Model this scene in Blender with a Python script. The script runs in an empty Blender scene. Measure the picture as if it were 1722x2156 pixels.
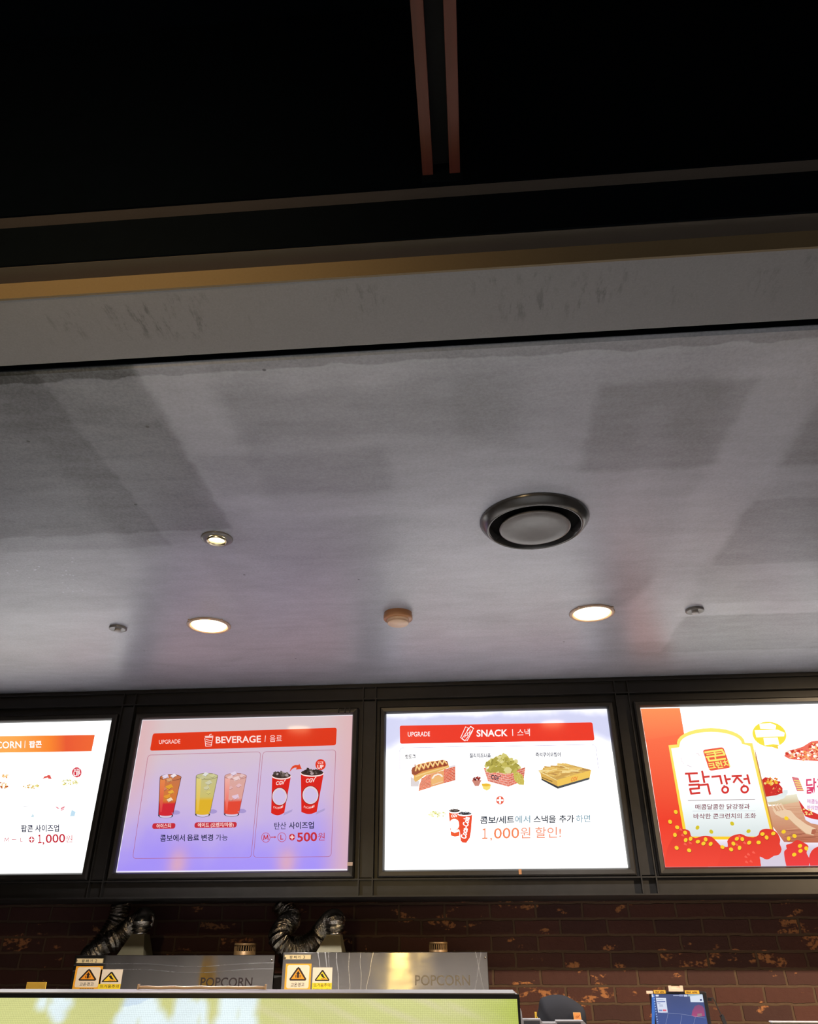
import bpy, bmesh, math, random
from math import sin, cos, pi, radians, sqrt, atan2, exp
from mathutils import Vector, Matrix, noise as mn

C = bpy.context.scene.collection
SC = bpy.context.scene
rnd = random.Random(7)

# ------------------------------------------------------------------ camera
W, H, F = 1722, 2156, 1561.93
PITCH, YAW, ROLL = 0.51460, -0.07840, -0.0037
EYE = Vector((0, 0, 1.6))
fw = Vector((sin(YAW)*cos(PITCH), cos(YAW)*cos(PITCH), sin(PITCH)))
r0 = Vector((cos(YAW), -sin(YAW), 0)); u0 = r0.cross(fw)
rt = cos(ROLL)*r0 + sin(ROLL)*u0
up = -sin(ROLL)*r0 + cos(ROLL)*u0
cam = bpy.data.cameras.new('camera'); cam_o = bpy.data.objects.new('camera', cam); C.objects.link(cam_o)
cam.sensor_fit = 'AUTO'; cam.sensor_width = 36; cam.lens = F*36/H
cam.clip_start = 0.02
cam_o.matrix_world = Matrix(((rt.x, up.x, -fw.x, EYE.x), (rt.y, up.y, -fw.y, EYE.y), (rt.z, up.z, -fw.z, EYE.z), (0, 0, 0, 1)))
SC.camera = cam_o

def ray(px, py): return fw + (px-W/2)/F*rt - (py-H/2)/F*up
def atY(px, py, y):
    d = ray(px, py); return EYE + d*(y/d.y)
def atZ(px, py, z):
    d = ray(px, py); return EYE + d*((z-EYE.z)/d.z)

# ------------------------------------------------------------------ world, exposure, large lights
SC.view_settings.view_transform = 'Standard'; SC.view_settings.look = 'None'
SC.view_settings.exposure = 0; SC.view_settings.gamma = 1
SC.view_settings.use_curve_mapping = False
try: SC.cycles.use_denoising = True
except Exception: pass
SC.cycles.max_bounces = 6; SC.cycles.diffuse_bounces = 3; SC.cycles.glossy_bounces = 4
SC.cycles.sample_clamp_indirect = 4.0
wd = bpy.data.worlds.new('world'); SC.world = wd; wd.use_nodes = True
bg = wd.node_tree.nodes['Background']; bg.inputs[0].default_value = (0.55, 0.6, 0.75, 1); bg.inputs[1].default_value = 0.004

def light(name, kind, loc, target, power, col, size=0.1, angle=60, blend=0.5, parent=None, sy=None, spread=180):
    l = bpy.data.lights.new(name, kind); l.energy = power; l.color = col
    if kind == 'AREA':
        l.size = size; l.spread = radians(spread)
        if sy: l.shape = 'RECTANGLE'; l.size_y = sy
    else:
        l.shadow_soft_size = size
    if kind == 'SPOT': l.spot_size = radians(angle); l.spot_blend = blend
    o = bpy.data.objects.new(name, l); C.objects.link(o)
    d = Vector(target)-Vector(loc)
    o.rotation_euler = d.to_track_quat('-Z', 'Y').to_euler()
    if parent: o.parent = parent; o.location = Vector(loc)-parent.location
    else: o.location = loc
    return o
# unseen fill lights added behind the viewer: they light the floor and the counter front, and the floor bounces up
light('lobby_fill', 'AREA', (0.0, -1.6, 3.4), (0.0, -1.6, 0), 150, (0.90, 0.94, 1.0), 4.5, sy=2.2, spread=90)
light('lobby_wall_fill', 'AREA', (1.2, -4.2, 3.3), (1.2, -5.5, 1.2), 26, (1.0, 0.78, 0.5), 2.4, sy=0.4)  # unseen fill added on the lobby wall, for the steel panels to reflect
# warm lobby lamp just above and behind the viewer: it lights the stepped fascia and the wooden beam
light('lobby_warm_lamp', 'SPOT', (-0.66, -0.10, 2.60), (-2.0, 3.0, 1.9), 62, (1.0, 0.68, 0.32), 0.05, 142, 1.0)

light('panel_streak_spot', 'SPOT', (-0.82, -0.9, 1.92), (-0.37, 4.0, 1.44), 45, (1.0, 0.72, 0.20), 0.03, 16, 0.6)  # unseen narrow spot added to make the warm streak on the middle machine

# ------------------------------------------------------------------ helpers
def s2l(c): return tuple((x/12.92 if x <= 0.04045 else ((x+0.055)/1.055)**2.4) for x in c)
def rgb(r, g, b): return s2l((r/255, g/255, b/255))

def tag(o, label=None, cat=None, group=None, kind=None):
    if label: o['label'] = label
    if cat: o['category'] = cat
    if group: o['group'] = group
    if kind: o['kind'] = kind
    return o
def thing(name, label, cat, loc, group=None):
    o = bpy.data.objects.new(name, None); C.objects.link(o); o.location = loc
    o.empty_display_size = 0.05
    return tag(o, label, cat, group)
def obj(name, bm, mats, parent=None, smooth=False, label=None):
    uv = bm.loops.layers.uv.active
    if uv:
        for f in bm.faces:
            for lo in f.loops: lo[uv].uv = (lo.vert.co.x, lo.vert.co.z)
    """bm is in world coordinates; the mesh is linked as one object"""
    me = bpy.data.meshes.new(name); bm.normal_update(); bm.to_mesh(me); bm.free()
    for m in (mats if isinstance(mats, (list, tuple)) else [mats]): me.materials.append(m)
    if smooth:
        for p in me.polygons: p.use_smooth = True
    o = bpy.data.objects.new(name, me); C.objects.link(o)
    if parent:
        o.parent = parent
        w = Vector((0, 0, 0)); p = parent
        while p: w += p.location; p = p.parent
        o.location = -w
    if label: o['label'] = label
    return o
def struct(name, bm, m, **k): return tag(obj(name, bm, m, **k), kind='structure')

def box(bm, x0, x1, y0, y1, z0, z1, bev=0.0):
    uv = bm.loops.layers.uv.get('UVMap') or bm.loops.layers.uv.new('UVMap')
    vs = [bm.verts.new(p) for p in ((x0,y0,z0),(x1,y0,z0),(x1,y1,z0),(x0,y1,z0),(x0,y0,z1),(x1,y0,z1),(x1,y1,z1),(x0,y1,z1))]
    fs = [bm.faces.new([vs[i] for i in q]) for q in ((3,2,1,0),(4,5,6,7),(0,1,5,4),(1,2,6,5),(2,3,7,6),(3,0,4,7))]
    if bev:
        es = list({e for f in fs for e in f.edges})
        bmesh.ops.bevel(bm, geom=es, offset=bev, segments=2, profile=0.6, affect='EDGES')
    return bm
def newbox(*a, **k): return box(bmesh.new(), *a, **k)
def lathe(bm, prof, cx, cy, n=48, mat=0):
    """prof: list of (r, z); axis vertical through (cx, cy)"""
    rings = []
    for r, z in prof:
        if r < 1e-6: rings.append([bm.verts.new((cx, cy, z))])
        else: rings.append([bm.verts.new((cx+r*cos(2*pi*k/n), cy+r*sin(2*pi*k/n), z)) for k in range(n)])
    for a, b in zip(rings, rings[1:]):
        for k in range(n):
            k2 = (k+1) % n
            if len(a) == 1 and len(b) == 1: continue
            if len(a) == 1: f = bm.faces.new((a[0], b[k2], b[k]))
            elif len(b) == 1: f = bm.faces.new((a[k], a[k2], b[0]))
            else: f = bm.faces.new((a[k], a[k2], b[k2], b[k]))
            f.material_index = mat; f.smooth = True
    return bm
def prism(bm, pts, y0, y1):
    """pts (x, z) outline extruded from y0 to y1"""
    a = [bm.verts.new((x, y0, z)) for x, z in pts]; b = [bm.verts.new((x, y1, z)) for x, z in pts]
    bm.faces.new(a); bm.faces.new(b[::-1])
    n = len(pts)
    for i in range(n): bm.faces.new((a[i], b[i], b[(i+1) % n], a[(i+1) % n]))
    return bm
def catmull(P, step):
    P = [Vector(p) for p in P]; Q = [P[0]*2-P[1]] + P + [P[-1]*2-P[-2]]; out = []
    for i in range(1, len(Q)-2):
        a, b, c, d = Q[i-1:i+3]; n = max(2, int((c-b).length/step))
        for k in range(n):
            t = k/n
            out.append(0.5*((2*b)+(c-a)*t+(2*a-5*b+4*c-d)*t*t+(3*b-a-3*c+d)*t**3))
    out.append(P[-1]); return out
def tube(bm, path, rad, n=20, cap=True):
    """path of points; rad(i, k) gives the radius at ring i, segment k"""
    rings = []; nrm = None
    for i, p in enumerate(path):
        t = (path[min(i+1, len(path)-1)]-path[max(i-1, 0)]).normalized()
        if nrm is None: nrm = t.orthogonal().normalized()
        nrm = (nrm - t*nrm.dot(t)).normalized(); bn = t.cross(nrm)
        rings.append([bm.verts.new(p+(nrm*cos(2*pi*k/n)+bn*sin(2*pi*k/n))*rad(i, k)) for k in range(n)])
    for a, b in zip(rings, rings[1:]):
        for k in range(n): bm.faces.new((a[k], a[(k+1) % n], b[(k+1) % n], b[k]))
    if cap: bm.faces.new(rings[0][::-1]); bm.faces.new(rings[-1])
    return bm

# ------------------------------------------------------------------ materials
class NT:
    def __init__(s, name):
        s.m = bpy.data.materials.new(name); s.m.use_nodes = True; s.t = s.m.node_tree
        s.b = s.t.nodes['Principled BSDF']; s.out = s.t.nodes['Material Output']
    def n(s, typ, **k):
        x = s.t.nodes.new(typ)
        for a, b in k.items(): setattr(x, a, b)
        return x
    def l(s, a, b): s.t.links.new(a, b)
    def put(s, sock, v):
        if hasattr(v, 'default_value') and hasattr(v, 'is_linked'): s.l(v, sock)
        else: sock.default_value = v
    def math(s, op, a, b=0.0, c=0.0, clamp=False):
        x = s.n('ShaderNodeMath', operation=op, use_clamp=clamp)
        s.put(x.inputs[0], a); s.put(x.inputs[1], b); s.put(x.inputs[2], c); return x.outputs[0]
    def smooth(s, v, a, b):
        x = s.n('ShaderNodeMapRange', interpolation_type='SMOOTHSTEP')
        s.put(x.inputs[0], v); x.inputs[1].default_value = a; x.inputs[2].default_value = b; return x.outputs[0]
    def mix(s, f, a, b, mode='MIX'):
        x = s.n('ShaderNodeMix', data_type='RGBA', blend_type=mode)
        s.put(x.inputs[0], f)
        for k, v in ((6, a), (7, b)): s.put(x.inputs[k], v if not isinstance(v, tuple) else (*v[:3], 1))
        return x.outputs[2]
    def coords(s, kind='Object'):
        t = s.n('ShaderNodeTexCoord'); sep = s.n('ShaderNodeSeparateXYZ'); s.l(t.outputs[kind], sep.inputs[0])
        return t.outputs[kind], sep.outputs
    def noise(s, vec, scale, detail=3, rough=0.5, sx=(1, 1, 1), dist=0.0):
        mp = s.n('ShaderNodeMapping'); s.l(vec, mp.inputs[0]); mp.inputs['Scale'].default_value = sx
        x = s.n('ShaderNodeTexNoise'); s.l(mp.outputs[0], x.inputs['Vector'])
        x.inputs['Scale'].default_value = scale; x.inputs['Detail'].default_value = detail
        x.inputs['Roughness'].default_value = rough; x.inputs['Distortion'].default_value = dist
        return x.outputs[0]
    def bump(s, h, strength, dist=0.01):
        x = s.n('ShaderNodeBump'); x.inputs['Strength'].default_value = strength; x.inputs['Distance'].default_value = dist
        s.l(h, x.inputs['Height']); s.l(x.outputs[0], s.b.inputs['Normal'])
    def set(s, **k):
        for a, v in k.items(): s.put(s.b.inputs[a.replace('_', ' ')], (*v, 1) if isinstance(v, tuple) and len(v) == 3 else v)
        return s

def plain(name, col, rough=0.5, metal=0.0, spec=0.5, var=0.25, scale=30):
    """painted or moulded surface with slight procedural mottling"""
    t = NT(name); v, _ = t.coords()
    n = t.noise(v, scale, 3)
    t.set(Base_Color=t.mix(n, tuple(c*(1-var) for c in col), tuple(min(1, c*(1+var)) for c in col)), Roughness=rough, Metallic=metal, Specular_IOR_Level=spec)
    return t.m
def emit(name, col, strength):
    t = NT(name); t.set(Base_Color=(0.02, 0.02, 0.02), Emission_Color=col, Emission_Strength=strength); return t.m

# printed artwork: colour attribute is the ink colour
def print_mat(name, backlit):
    t = NT(name); a = t.n('ShaderNodeVertexColor'); a.layer_name = 'ink'
    if backlit:
        t.set(Base_Color=(0.01, 0.01, 0.01), Roughness=0.12, Specular_IOR_Level=0.3, Emission_Color=a.outputs[0], Emission_Strength=1.0)
        t.m.cycles.emission_sampling = 'NONE'
    else:
        t.set(Base_Color=a.outputs[0], Roughness=0.45)
    return t.m
M_BACKLIT = print_mat('backlit_print', True)
M_INK = print_mat('printed_ink', False)

# ceiling: dark grey emulsion with patched, rolled and taped areas of slightly different sheen
def ceiling_mat():
    t = NT('grey_painted_plaster'); v, (x, y, z) = t.coords()
    wob = t.math('MULTIPLY', t.math('SUBTRACT', t.noise(v, 9, 4), 0.5), 0.05)
    wob2 = t.math('MULTIPLY', t.math('SUBTRACT', t.noise(v, 3, 3), 0.5), 0.22)
    xs = t.math('ADD', x, wob); ys = t.math('ADD', y, wob)
    xw = t.math('ADD', x, wob2); yw = t.math('ADD', y, wob2)
    def rect(x0, x1, y0, y1, s=0.015, soft=False):
        X, Y = (xw, yw) if soft else (xs, ys)
        a = t.math('MULTIPLY', t.smooth(X, x0-s, x0+s), t.smooth(X, x1+s, x1-s))
        b = t.math('MULTIPLY', t.smooth(Y, y0-s, y0+s), t.smooth(Y, y1+s, y1-s))
        return t.math('MULTIPLY', a, b)
    patches = [  # x0, x1, y0, y1, edge, soft, amount
        (-4.5, -0.77, 1.30, 2.16, 0.012, False, -0.20), (-1.18, -0.77, 1.30, 2.25, 0.05, True, -0.10), (-4.5, -1.02, 1.25, 2.27, 0.012, False, -0.12),
        (-0.77, -0.60, 1.30, 2.0, 0.03, False, 0.10), (-0.60, 0.02, 1.45, 1.66, 0.05, True, -0.16), (-0.75, -0.2, 1.72, 1.95, 0.03, False, -0.14),
        (-0.68, 0.1, 1.97, 2.12, 0.03, False, 0.08), (0.36, 0.75, 1.49, 1.90, 0.02, False, -0.20), (0.0, 0.14, 1.42, 1.72, 0.06, True, -0.16),
        (0.93, 4.5, 2.11, 2.60, 0.015, False, -0.17), (0.955, 4.5, 3.12, 3.6, 0.012, False, -0.16), (0.94, 4.5, 1.45, 1.92, 0.02, False, -0.20),
        (0.72, 0.93, 1.45, 3.4, 0.04, True, 0.12), (0.5, 0.6, 1.6, 2.5, 0.05, True, 0.07), (0.92, 4.5, 2.98, 3.12, 0.015, False, 0.10),
        (-2.2, -1.2, 2.85, 3.5, 0.12, True, 0.14), (-1.27, -0.95, 2.3, 3.0, 0.03, False, 0.06), (0.58, 0.72, 2.65, 3.02, 0.03, True, -0.12),
        (-4.5, 4.5, 1.30, 1.366, 0.004, False, -0.26)]
    val = 1.0
    for (x0, x1, y0, y1, s, so, amt) in patches:
        val = t.math('ADD', t.math('MULTIPLY', rect(x0, x1, y0, y1, s, so), amt*1.5), val)
    # trowelled swirl round the air outlet
    dx = t.math('SUBTRACT', xw, 0.248); dy = t.math('SUBTRACT', yw, 2.3)
    d = t.math('SQRT', t.math('ADD', t.math('MULTIPLY', dx, dx), t.math('MULTIPLY', dy, dy)))
    ring = t.math('MULTIPLY', t.smooth(d, 0.72, 0.25), 0.26); val = t.math('ADD', val, ring)
    val = t.math('ADD', val, t.math('MULTIPLY', t.math('SUBTRACT', t.noise(v, 2.2, 5, 0.6, (1, 1.6, 1), 0.8), 0.5), 0.55))
    val = t.math('ADD', val, t.math('MULTIPLY', t.math('SUBTRACT', t.noise(v, 9, 5, 0.6, (0.5, 2.2, 1)), 0.5), 0.40))
    fine = t.noise(v, 120, 3, 0.7)
    val = t.math('ADD', val, t.math('MULTIPLY', t.math('SUBTRACT', fine, 0.5), 0.60))
    # paint flecks
    vo = t.n('ShaderNodeTexVoronoi'); vo.inputs['Scale'].default_value = 36; t.l(v, vo.inputs['Vector'])
    fl = t.math('MULTIPLY', t.smooth(vo.outputs['Distance'], 0.16, 0.10), t.smooth(t.noise(v, 3.1, 2), 0.60, 0.68))
    fl = t.math('MULTIPLY', fl, rect(-1.75, -1.1, 2.27, 2.75, 0.1, True))
    val = t.math('ADD', val, t.math('MULTIPLY', fl, 1.1))
    # pock marks
    vo2 = t.n('ShaderNodeTexVoronoi'); vo2.inputs['Scale'].default_value = 5.0; t.l(v, vo2.inputs['Vector'])
    val = t.math('MULTIPLY', val, t.math('SUBTRACT', 1.0, t.math('MULTIPLY', t.smooth(vo2.outputs['Distance'], 0.032, 0.02), 0.75)))
    cmb = t.n('ShaderNodeVectorMath', operation='SCALE'); cmb.inputs[0].default_value = (0.30, 0.312, 0.365); t.l(val, cmb.inputs['Scale'])
    ro = t.math('ADD', 0.37, t.math('MULTIPLY', t.math('SUBTRACT', 1.0, val), 0.10))
    t.set(Base_Color=cmb.outputs[0], Roughness=ro, Specular_IOR_Level=1.0)
    hh = t.math('ADD', t.math('MULTIPLY', fine, 0.5), t.math('MULTIPLY', t.noise(v, 14, 4), 0.6))
    t.bump(hh, 0.16, 0.006)
    return t.m
M_CEIL = ceiling_mat()
def strip_mat():
    t = NT('grey_brushed_plaster'); v, (x, y, z) = t.coords()
    streak = t.noise(v, 70, 6, 0.7, (1.0, 0.25, 1)); area = t.noise(v, 4.5, 3, 0.5)
    k = t.math('MULTIPLY', t.smooth(streak, 0.50, 0.66), t.smooth(area, 0.44, 0.62))
    band = t.math('MULTIPLY', t.smooth(y, 1.27, 1.20), t.smooth(y, 1.10, 1.13))
    k = t.math('MULTIPLY', t.math('MULTIPLY', k, band), 0.42)
    g = t.math('ADD', 0.86, t.math('MULTIPLY', t.noise(v, 240, 2), 0.25))
    g = t.math('SUBTRACT', g, k)
    c = t.n('ShaderNodeVectorMath', operation='SCALE'); c.inputs[0].default_value = (0.20, 0.195, 0.205); t.l(g, c.inputs['Scale'])
    t.set(Base_Color=c.outputs[0], Roughness=0.6); t.bump(t.noise(v, 200, 2), 0.1, 0.004)
    return t.m
M_STRIP = strip_mat()
M_GOLD = plain('gold_brown_paint', rgb(108, 92, 66), 0.55, var=0.1, scale=200)
M_BROWN = plain('dark_brown_paint', rgb(66, 58, 51), 0.6, var=0.1, scale=200)
M_BLACK = plain('black_paint', (0.0009, 0.0020, 0.0034), 0.8, spec=0.05)
M_BLACKC = plain('matt_black_ceiling', (0.0007, 0.0015, 0.0027), 0.9, spec=0.02)
M_METAL = plain('dark_bronze_metal', (0.011, 0.010, 0.0095), 0.42, metal=0.0, spec=0.38, var=0.5, scale=18)
M_BEZEL = plain('bronze_bezel', (0.016, 0.014, 0.012), 0.36, metal=0.0, spec=0.5, var=0.3, scale=24)
M_BULK = plain('bulkhead_board', (0.012, 0.012, 0.014), 0.6)
M_COUNTER = plain('pale_counter_top', (0.55, 0.54, 0.53), 0.35, var=0.05, scale=4)
M_FLOOR = plain('grey_floor_tile', (0.34, 0.32, 0.30), 0.4, var=0.1, scale=3)
M_LOBBY = plain('beige_lobby_wall', (0.42, 0.38, 0.34), 0.7, var=0.1, scale=2)
M_DARKWALL = plain('dark_side_wall', (0.03, 0.028, 0.03), 0.7)

def wood_mat():
    t = NT('reddish_wood'); v, _ = t.coords()
    g = t.noise(v, 60, 4, 0.6, (1, 0.05, 1), 0.6)
    t.set(Base_Color=t.mix(g, rgb(62, 26, 18), rgb(104, 46, 32)), Roughness=0.5); return t.m
M_WOOD = wood_mat()

def brick_mat():
    t = NT('old_red_brick'); v, (x, y, z) = t.coords()
    cb = t.n('ShaderNodeCombineXYZ')
    wb = t.math('MULTIPLY', t.math('SUBTRACT', t.noise(v, 16, 3), 0.5), 0.014)
    t.l(t.math('ADD', t.math('ADD', x, -0.454+0.127), wb), cb.inputs[0]); t.l(t.math('ADD', t.math('ADD', z, -1.423+0.78), wb), cb.inputs[1])
    b = t.n('ShaderNodeTexBrick', offset=0.5, offset_frequency=2)
    t.l(cb.outputs[0], b.inputs['Vector'])
    b.inputs['Scale'].default_value = 1; b.inputs['Brick Width'].default_value = 0.254; b.inputs['Row Height'].default_value = 0.078
    b.inputs['Mortar Size'].default_value = 0.0075; b.inputs['Mortar Smooth'].default_value = 0.35; b.inputs['Bias'].default_value = -0.1
    b.inputs['Color1'].default_value = (*rgb(88, 53, 48), 1); b.inputs['Color2'].default_value = (*rgb(62, 41, 43), 1); b.inputs['Mortar'].default_value = (*rgb(96, 80, 64), 1)
    mott = t.noise(v, 26, 5, 0.6)
    col = t.mix(t.math('MULTIPLY', mott, 0.6), b.outputs['Color'], rgb(70, 40, 38))
    pale = t.math('MULTIPLY', t.smooth(t.noise(v, 7.5, 4, 0.6, (0.8, 1, 1.6)), 0.605, 0.65), t.math('SUBTRACT', 1.0, b.outputs['Fac']))
    pale = t.math('MULTIPLY', pale, t.smooth(t.noise(v, 60, 3), 0.36, 0.55))
    col = t.mix(pale, col, rgb(176, 120, 78))
    t.set(Base_Color=col, Roughness=0.85)
    hgt = t.math('ADD', t.math('MULTIPLY', t.math('SUBTRACT', 1.0, b.outputs['Fac']), 1.0), t.math('MULTIPLY', mott, 0.5))
    t.bump(hgt, 0.7, 0.012); return t.m
M_BRICK = brick_mat()

def steel_mat(name, col, rough, aniso=0.0):
    t = NT(name); v, (x, y, z) = t.coords()
    sm = t.noise(v, 5, 4, 0.6, (1, 1, 2.5), 1.2); br = t.noise(v, 40, 3, 0.6, (0.08, 1, 6))
    t.set(Base_Color=col, Metallic=1.0, Roughness=t.math('ADD', rough-0.05, t.math('MULTIPLY', sm, 0.12)))
    h = t.math('ADD', t.math('MULTIPLY', t.noise(v, 2.6, 1, 0.4, (2.2, 1, 1)), 1.0), t.math('MULTIPLY', br, 0.004))
    t.bump(h, 0.10 if aniso else 0.35, 0.03)
    if aniso:
        tg = t.n('ShaderNodeTangent', direction_type='UV_MAP'); tg.uv_map = 'UVMap'; t.l(tg.outputs[0], t.b.inputs['Tangent']); t.set(Anisotropic=aniso, Anisotropic_Rotation=0.25)
        # lamp reflections in wavy metal, painted into the colour as pale curved lines
        def painted_glint(x0, slope, w):
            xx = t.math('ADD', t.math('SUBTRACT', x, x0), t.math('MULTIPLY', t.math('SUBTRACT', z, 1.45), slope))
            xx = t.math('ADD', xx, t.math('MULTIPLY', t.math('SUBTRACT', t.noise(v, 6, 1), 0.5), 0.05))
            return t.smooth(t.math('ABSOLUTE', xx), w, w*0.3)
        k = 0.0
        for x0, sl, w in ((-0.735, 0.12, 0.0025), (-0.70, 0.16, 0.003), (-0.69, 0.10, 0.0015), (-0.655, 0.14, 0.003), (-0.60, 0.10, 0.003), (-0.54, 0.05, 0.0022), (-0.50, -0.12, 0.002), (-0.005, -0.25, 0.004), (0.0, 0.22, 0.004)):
            k = t.math('MAXIMUM', k, painted_glint(x0, sl, w))
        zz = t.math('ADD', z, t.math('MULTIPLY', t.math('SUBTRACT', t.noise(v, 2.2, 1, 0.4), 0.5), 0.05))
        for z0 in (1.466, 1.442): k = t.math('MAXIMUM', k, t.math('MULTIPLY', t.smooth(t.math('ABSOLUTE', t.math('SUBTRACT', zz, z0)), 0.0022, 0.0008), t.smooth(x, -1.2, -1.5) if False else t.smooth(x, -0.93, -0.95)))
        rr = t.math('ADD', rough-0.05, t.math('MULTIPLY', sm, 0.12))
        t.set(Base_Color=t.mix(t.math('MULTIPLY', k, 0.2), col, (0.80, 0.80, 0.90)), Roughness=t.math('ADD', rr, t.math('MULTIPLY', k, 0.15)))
    return t.m
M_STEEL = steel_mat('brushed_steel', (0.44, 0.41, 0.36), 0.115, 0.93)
M_STEELR = steel_mat('polished_steel', (0.62, 0.60, 0.57), 0.17)
M_STEEL2 = steel_mat('dull_galvanised_steel', (0.42, 0.40, 0.36), 0.42)
M_HOOD = plain('dull_olive_sheet', rgb(104, 98, 76), 0.5, metal=0.4, var=0.12, scale=40)
M_FOIL = NT('crumpled_foil')
_v, _ = M_FOIL.coords()
M_FOIL.set(Base_Color=(0.46, 0.43, 0.39), Metallic=1.0, Roughness=0.16); M_FOIL.bump(M_FOIL.noise(_v, 150, 3, 0.6), 0.6, 0.004)
M_FOIL = M_FOIL.m
M_LETTER = plain('etched_dark_letters', rgb(70, 60, 58), 0.35, metal=0.6)
M_LETTER2 = plain('etched_grey_letters', rgb(120, 112, 100), 0.3, metal=0.8)
M_RUST = plain('tarnished_brass', rgb(126, 98, 62), 0.45, metal=0.5, var=0.4, scale=60)
M_VENTRING = plain('dark_glossy_ring', (0.035, 0.034, 0.034), 0.24, spec=0.9)
M_HOLE = plain('black_void', (0.003, 0.003, 0.003), 0.9, spec=0.1)
M_TRIM = plain('ivory_trim', rgb(176, 150, 132), 0.4)
M_GREYRING = plain('grey_ring_paint', rgb(98, 96, 96), 0.28)
M_CREAM = plain('aged_cream_plastic', rgb(214, 184, 160), 0.4, var=0.06)
M_CREAM2 = plain('aged_tan_plastic', rgb(160, 112, 74), 0.35, var=0.1)
M_SPRGREY = plain('light_grey_cap', rgb(176, 174, 176), 0.4)
M_LAMP = emit('warm_lamp_glass', (1.0, 0.72, 0.36), 14.0)
M_BULB = emit('warm_spot_bulb', (1.0, 0.78, 0.42), 12.0)
M_REFL = NT('lamp_reflector').set(Base_Color=(0.9, 0.82, 0.6), Metallic=1.0, Roughness=0.25).m
M_GREYPLASTIC = plain('silver_grey_plastic', rgb(150, 148, 150), 0.35, var=0.08)
M_DKGREY = plain('charcoal_plastic', rgb(52, 52, 56), 0.5)
M_BLACKPL = plain('black_plastic', (0.010, 0.010, 0.012), 0.35)
M_CLOTH = plain('black_cotton', (0.018, 0.018, 0.021), 0.95, spec=0.1, var=0.15, scale=300)
M_OLIVE = plain('olive_steel', rgb(120, 112, 84), 0.35, metal=0.5, var=0.1)

# ------------------------------------------------------------------ room shell
ZC = 2.789          # soffit height
YB = 4.0            # plane of the light box faces
YW = 4.72           # brick wall
XL, XR = -4.6, 4.6
struct('floor', newbox(XL, XR, -5.6, YW+0.1, -0.1, 0.0), M_FLOOR)
struct('wall_back', newbox(XL, XR, YW, YW+0.1, 0, ZC+0.05), M_BRICK)
struct('wall_left', newbox(XL-0.1, XL, -5.6, YW+0.1, 0, 3.75), M_DARKWALL)
struct('wall_right', newbox(XR, XR+0.1, -5.6, YW+0.1, 0, 3.75), M_DARKWALL)
struct('wall_front', newbox(XL, XR, -5.6, -5.5, 0, 3.75), M_LOBBY)
struct('wall_bulkhead', newbox(XL, XR, 4.045, YW, 1.745, ZC), M_BULK)
# lower soffit: slab with a rounded plaster edge towards the shadow gap
bm = bmesh.new()
pr = [(1.322, ZC+0.05), (1.322, ZC+0.012), (1.327, ZC+0.004), (1.336, ZC), (YW+0.1, ZC), (YW+0.1, ZC+0.05)]
va = [bm.verts.new((XL, y, z)) for y, z in pr]; vb = [bm.verts.new((XR, y, z)) for y, z in pr]
for i in range(len(pr)): bm.faces.new((va[i], va[(i+1) % len(pr)], vb[(i+1) % len(pr)], vb[i]))
bm.faces.new(va); bm.faces.new(vb[::-1])
struct('ceiling', bm, M_CEIL)
struct('trim_1', newbox(XL, XR, 1.096, 1.300, ZC, ZC+0.05), M_STRIP)          # narrow plaster strip beyond the shadow gap
struct('trim_8', newbox(XL, XR, 1.3195, 1.3215, ZC+0.0015, ZC+0.05), M_BLACK)          # added black sheet standing in for the shade inside the gap
struct('trim_2', newbox(XL, XR, 1.07, YW, ZC+0.05, ZC+0.09), M_BLACK)          # carcass above
struct('trim_3', newbox(XL, XR, 1.0905, 1.096, ZC-0.001, ZC+0.045), M_GOLD)      # lit fascia
struct('trim_4', newbox(XL, XR, 1.048, 1.0905, ZC+0.045, ZC+0.055), M_BROWN)    # first ledge
struct('trim_5', newbox(XL, XR, 1.043, 1.048, ZC+0.046, ZC+0.165), M_BLACK)     # riser
struct('trim_6', newbox(XL, XR, 1.017, 1.043, ZC+0.165, ZC+0.175), M_BROWN)     # second ledge
struct('trim_7', newbox(XL, XR, 1.012, 1.017, ZC+0.165, 3.66), M_BLACKC)       # upper riser
struct('ceiling.001', newbox(XL, XR, -5.6, 1.017, 3.66, 3.75), M_BLACKC)

# ------------------------------------------------------------------ metal grid of the menu wall
SX = [-3.1388, -1.7954, -0.4399, 0.9056]; SW, SZ, SH = 1.1706, 1.8626, 0.759
gap = 0.1730
MX = [SX[0]-gap/2] + [(SX[i]+SW+SX[i+1])/2 for i in range(3)] + [SX[3]+SW+gap/2]
g = thing('menu_wall_frame', 'dark bronze metal grid of rails and mullions around the lit menu boxes, under the grey ceiling', 'frame', (0, 4.02, 1.745))
YF = 3.982
X0, X1 = XL+0.02, XR-0.02
obj('backing_panel', newbox(X0, X1, 4.020, 4.045, 1.745, ZC), M_METAL, g)
def rail(z0, z1):
    b = bmesh.new()
    box(b, X0, X1, YF, 4.020, z0, z0+0.006); box(b, X0, X1, YF, 4.020, z1-0.006, z1); box(b, X0, X1, 4.008, 4.020, z0+0.006, z1-0.006)
    obj('rail', b, M_METAL, g)
rail(1.745, 1.824); rail(2.699, 2.772)
obj('cap_strip', newbox(X0, X1, 3.996, 4.020, 2.774, ZC-0.001), M_METAL, g)
for mx in MX:
    b = bmesh.new()
    for s in (-1, 1): box(b, mx+s*0.0345-0.003, mx+s*0.0345+0.003, YF-0.001, 4.0075, 1.751, 2.766)
    box(b, mx-0.0315, mx+0.0315, 3.999, 4.0075, 1.83, 2.693)
    obj('mullion', b, M_METAL, g)

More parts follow.
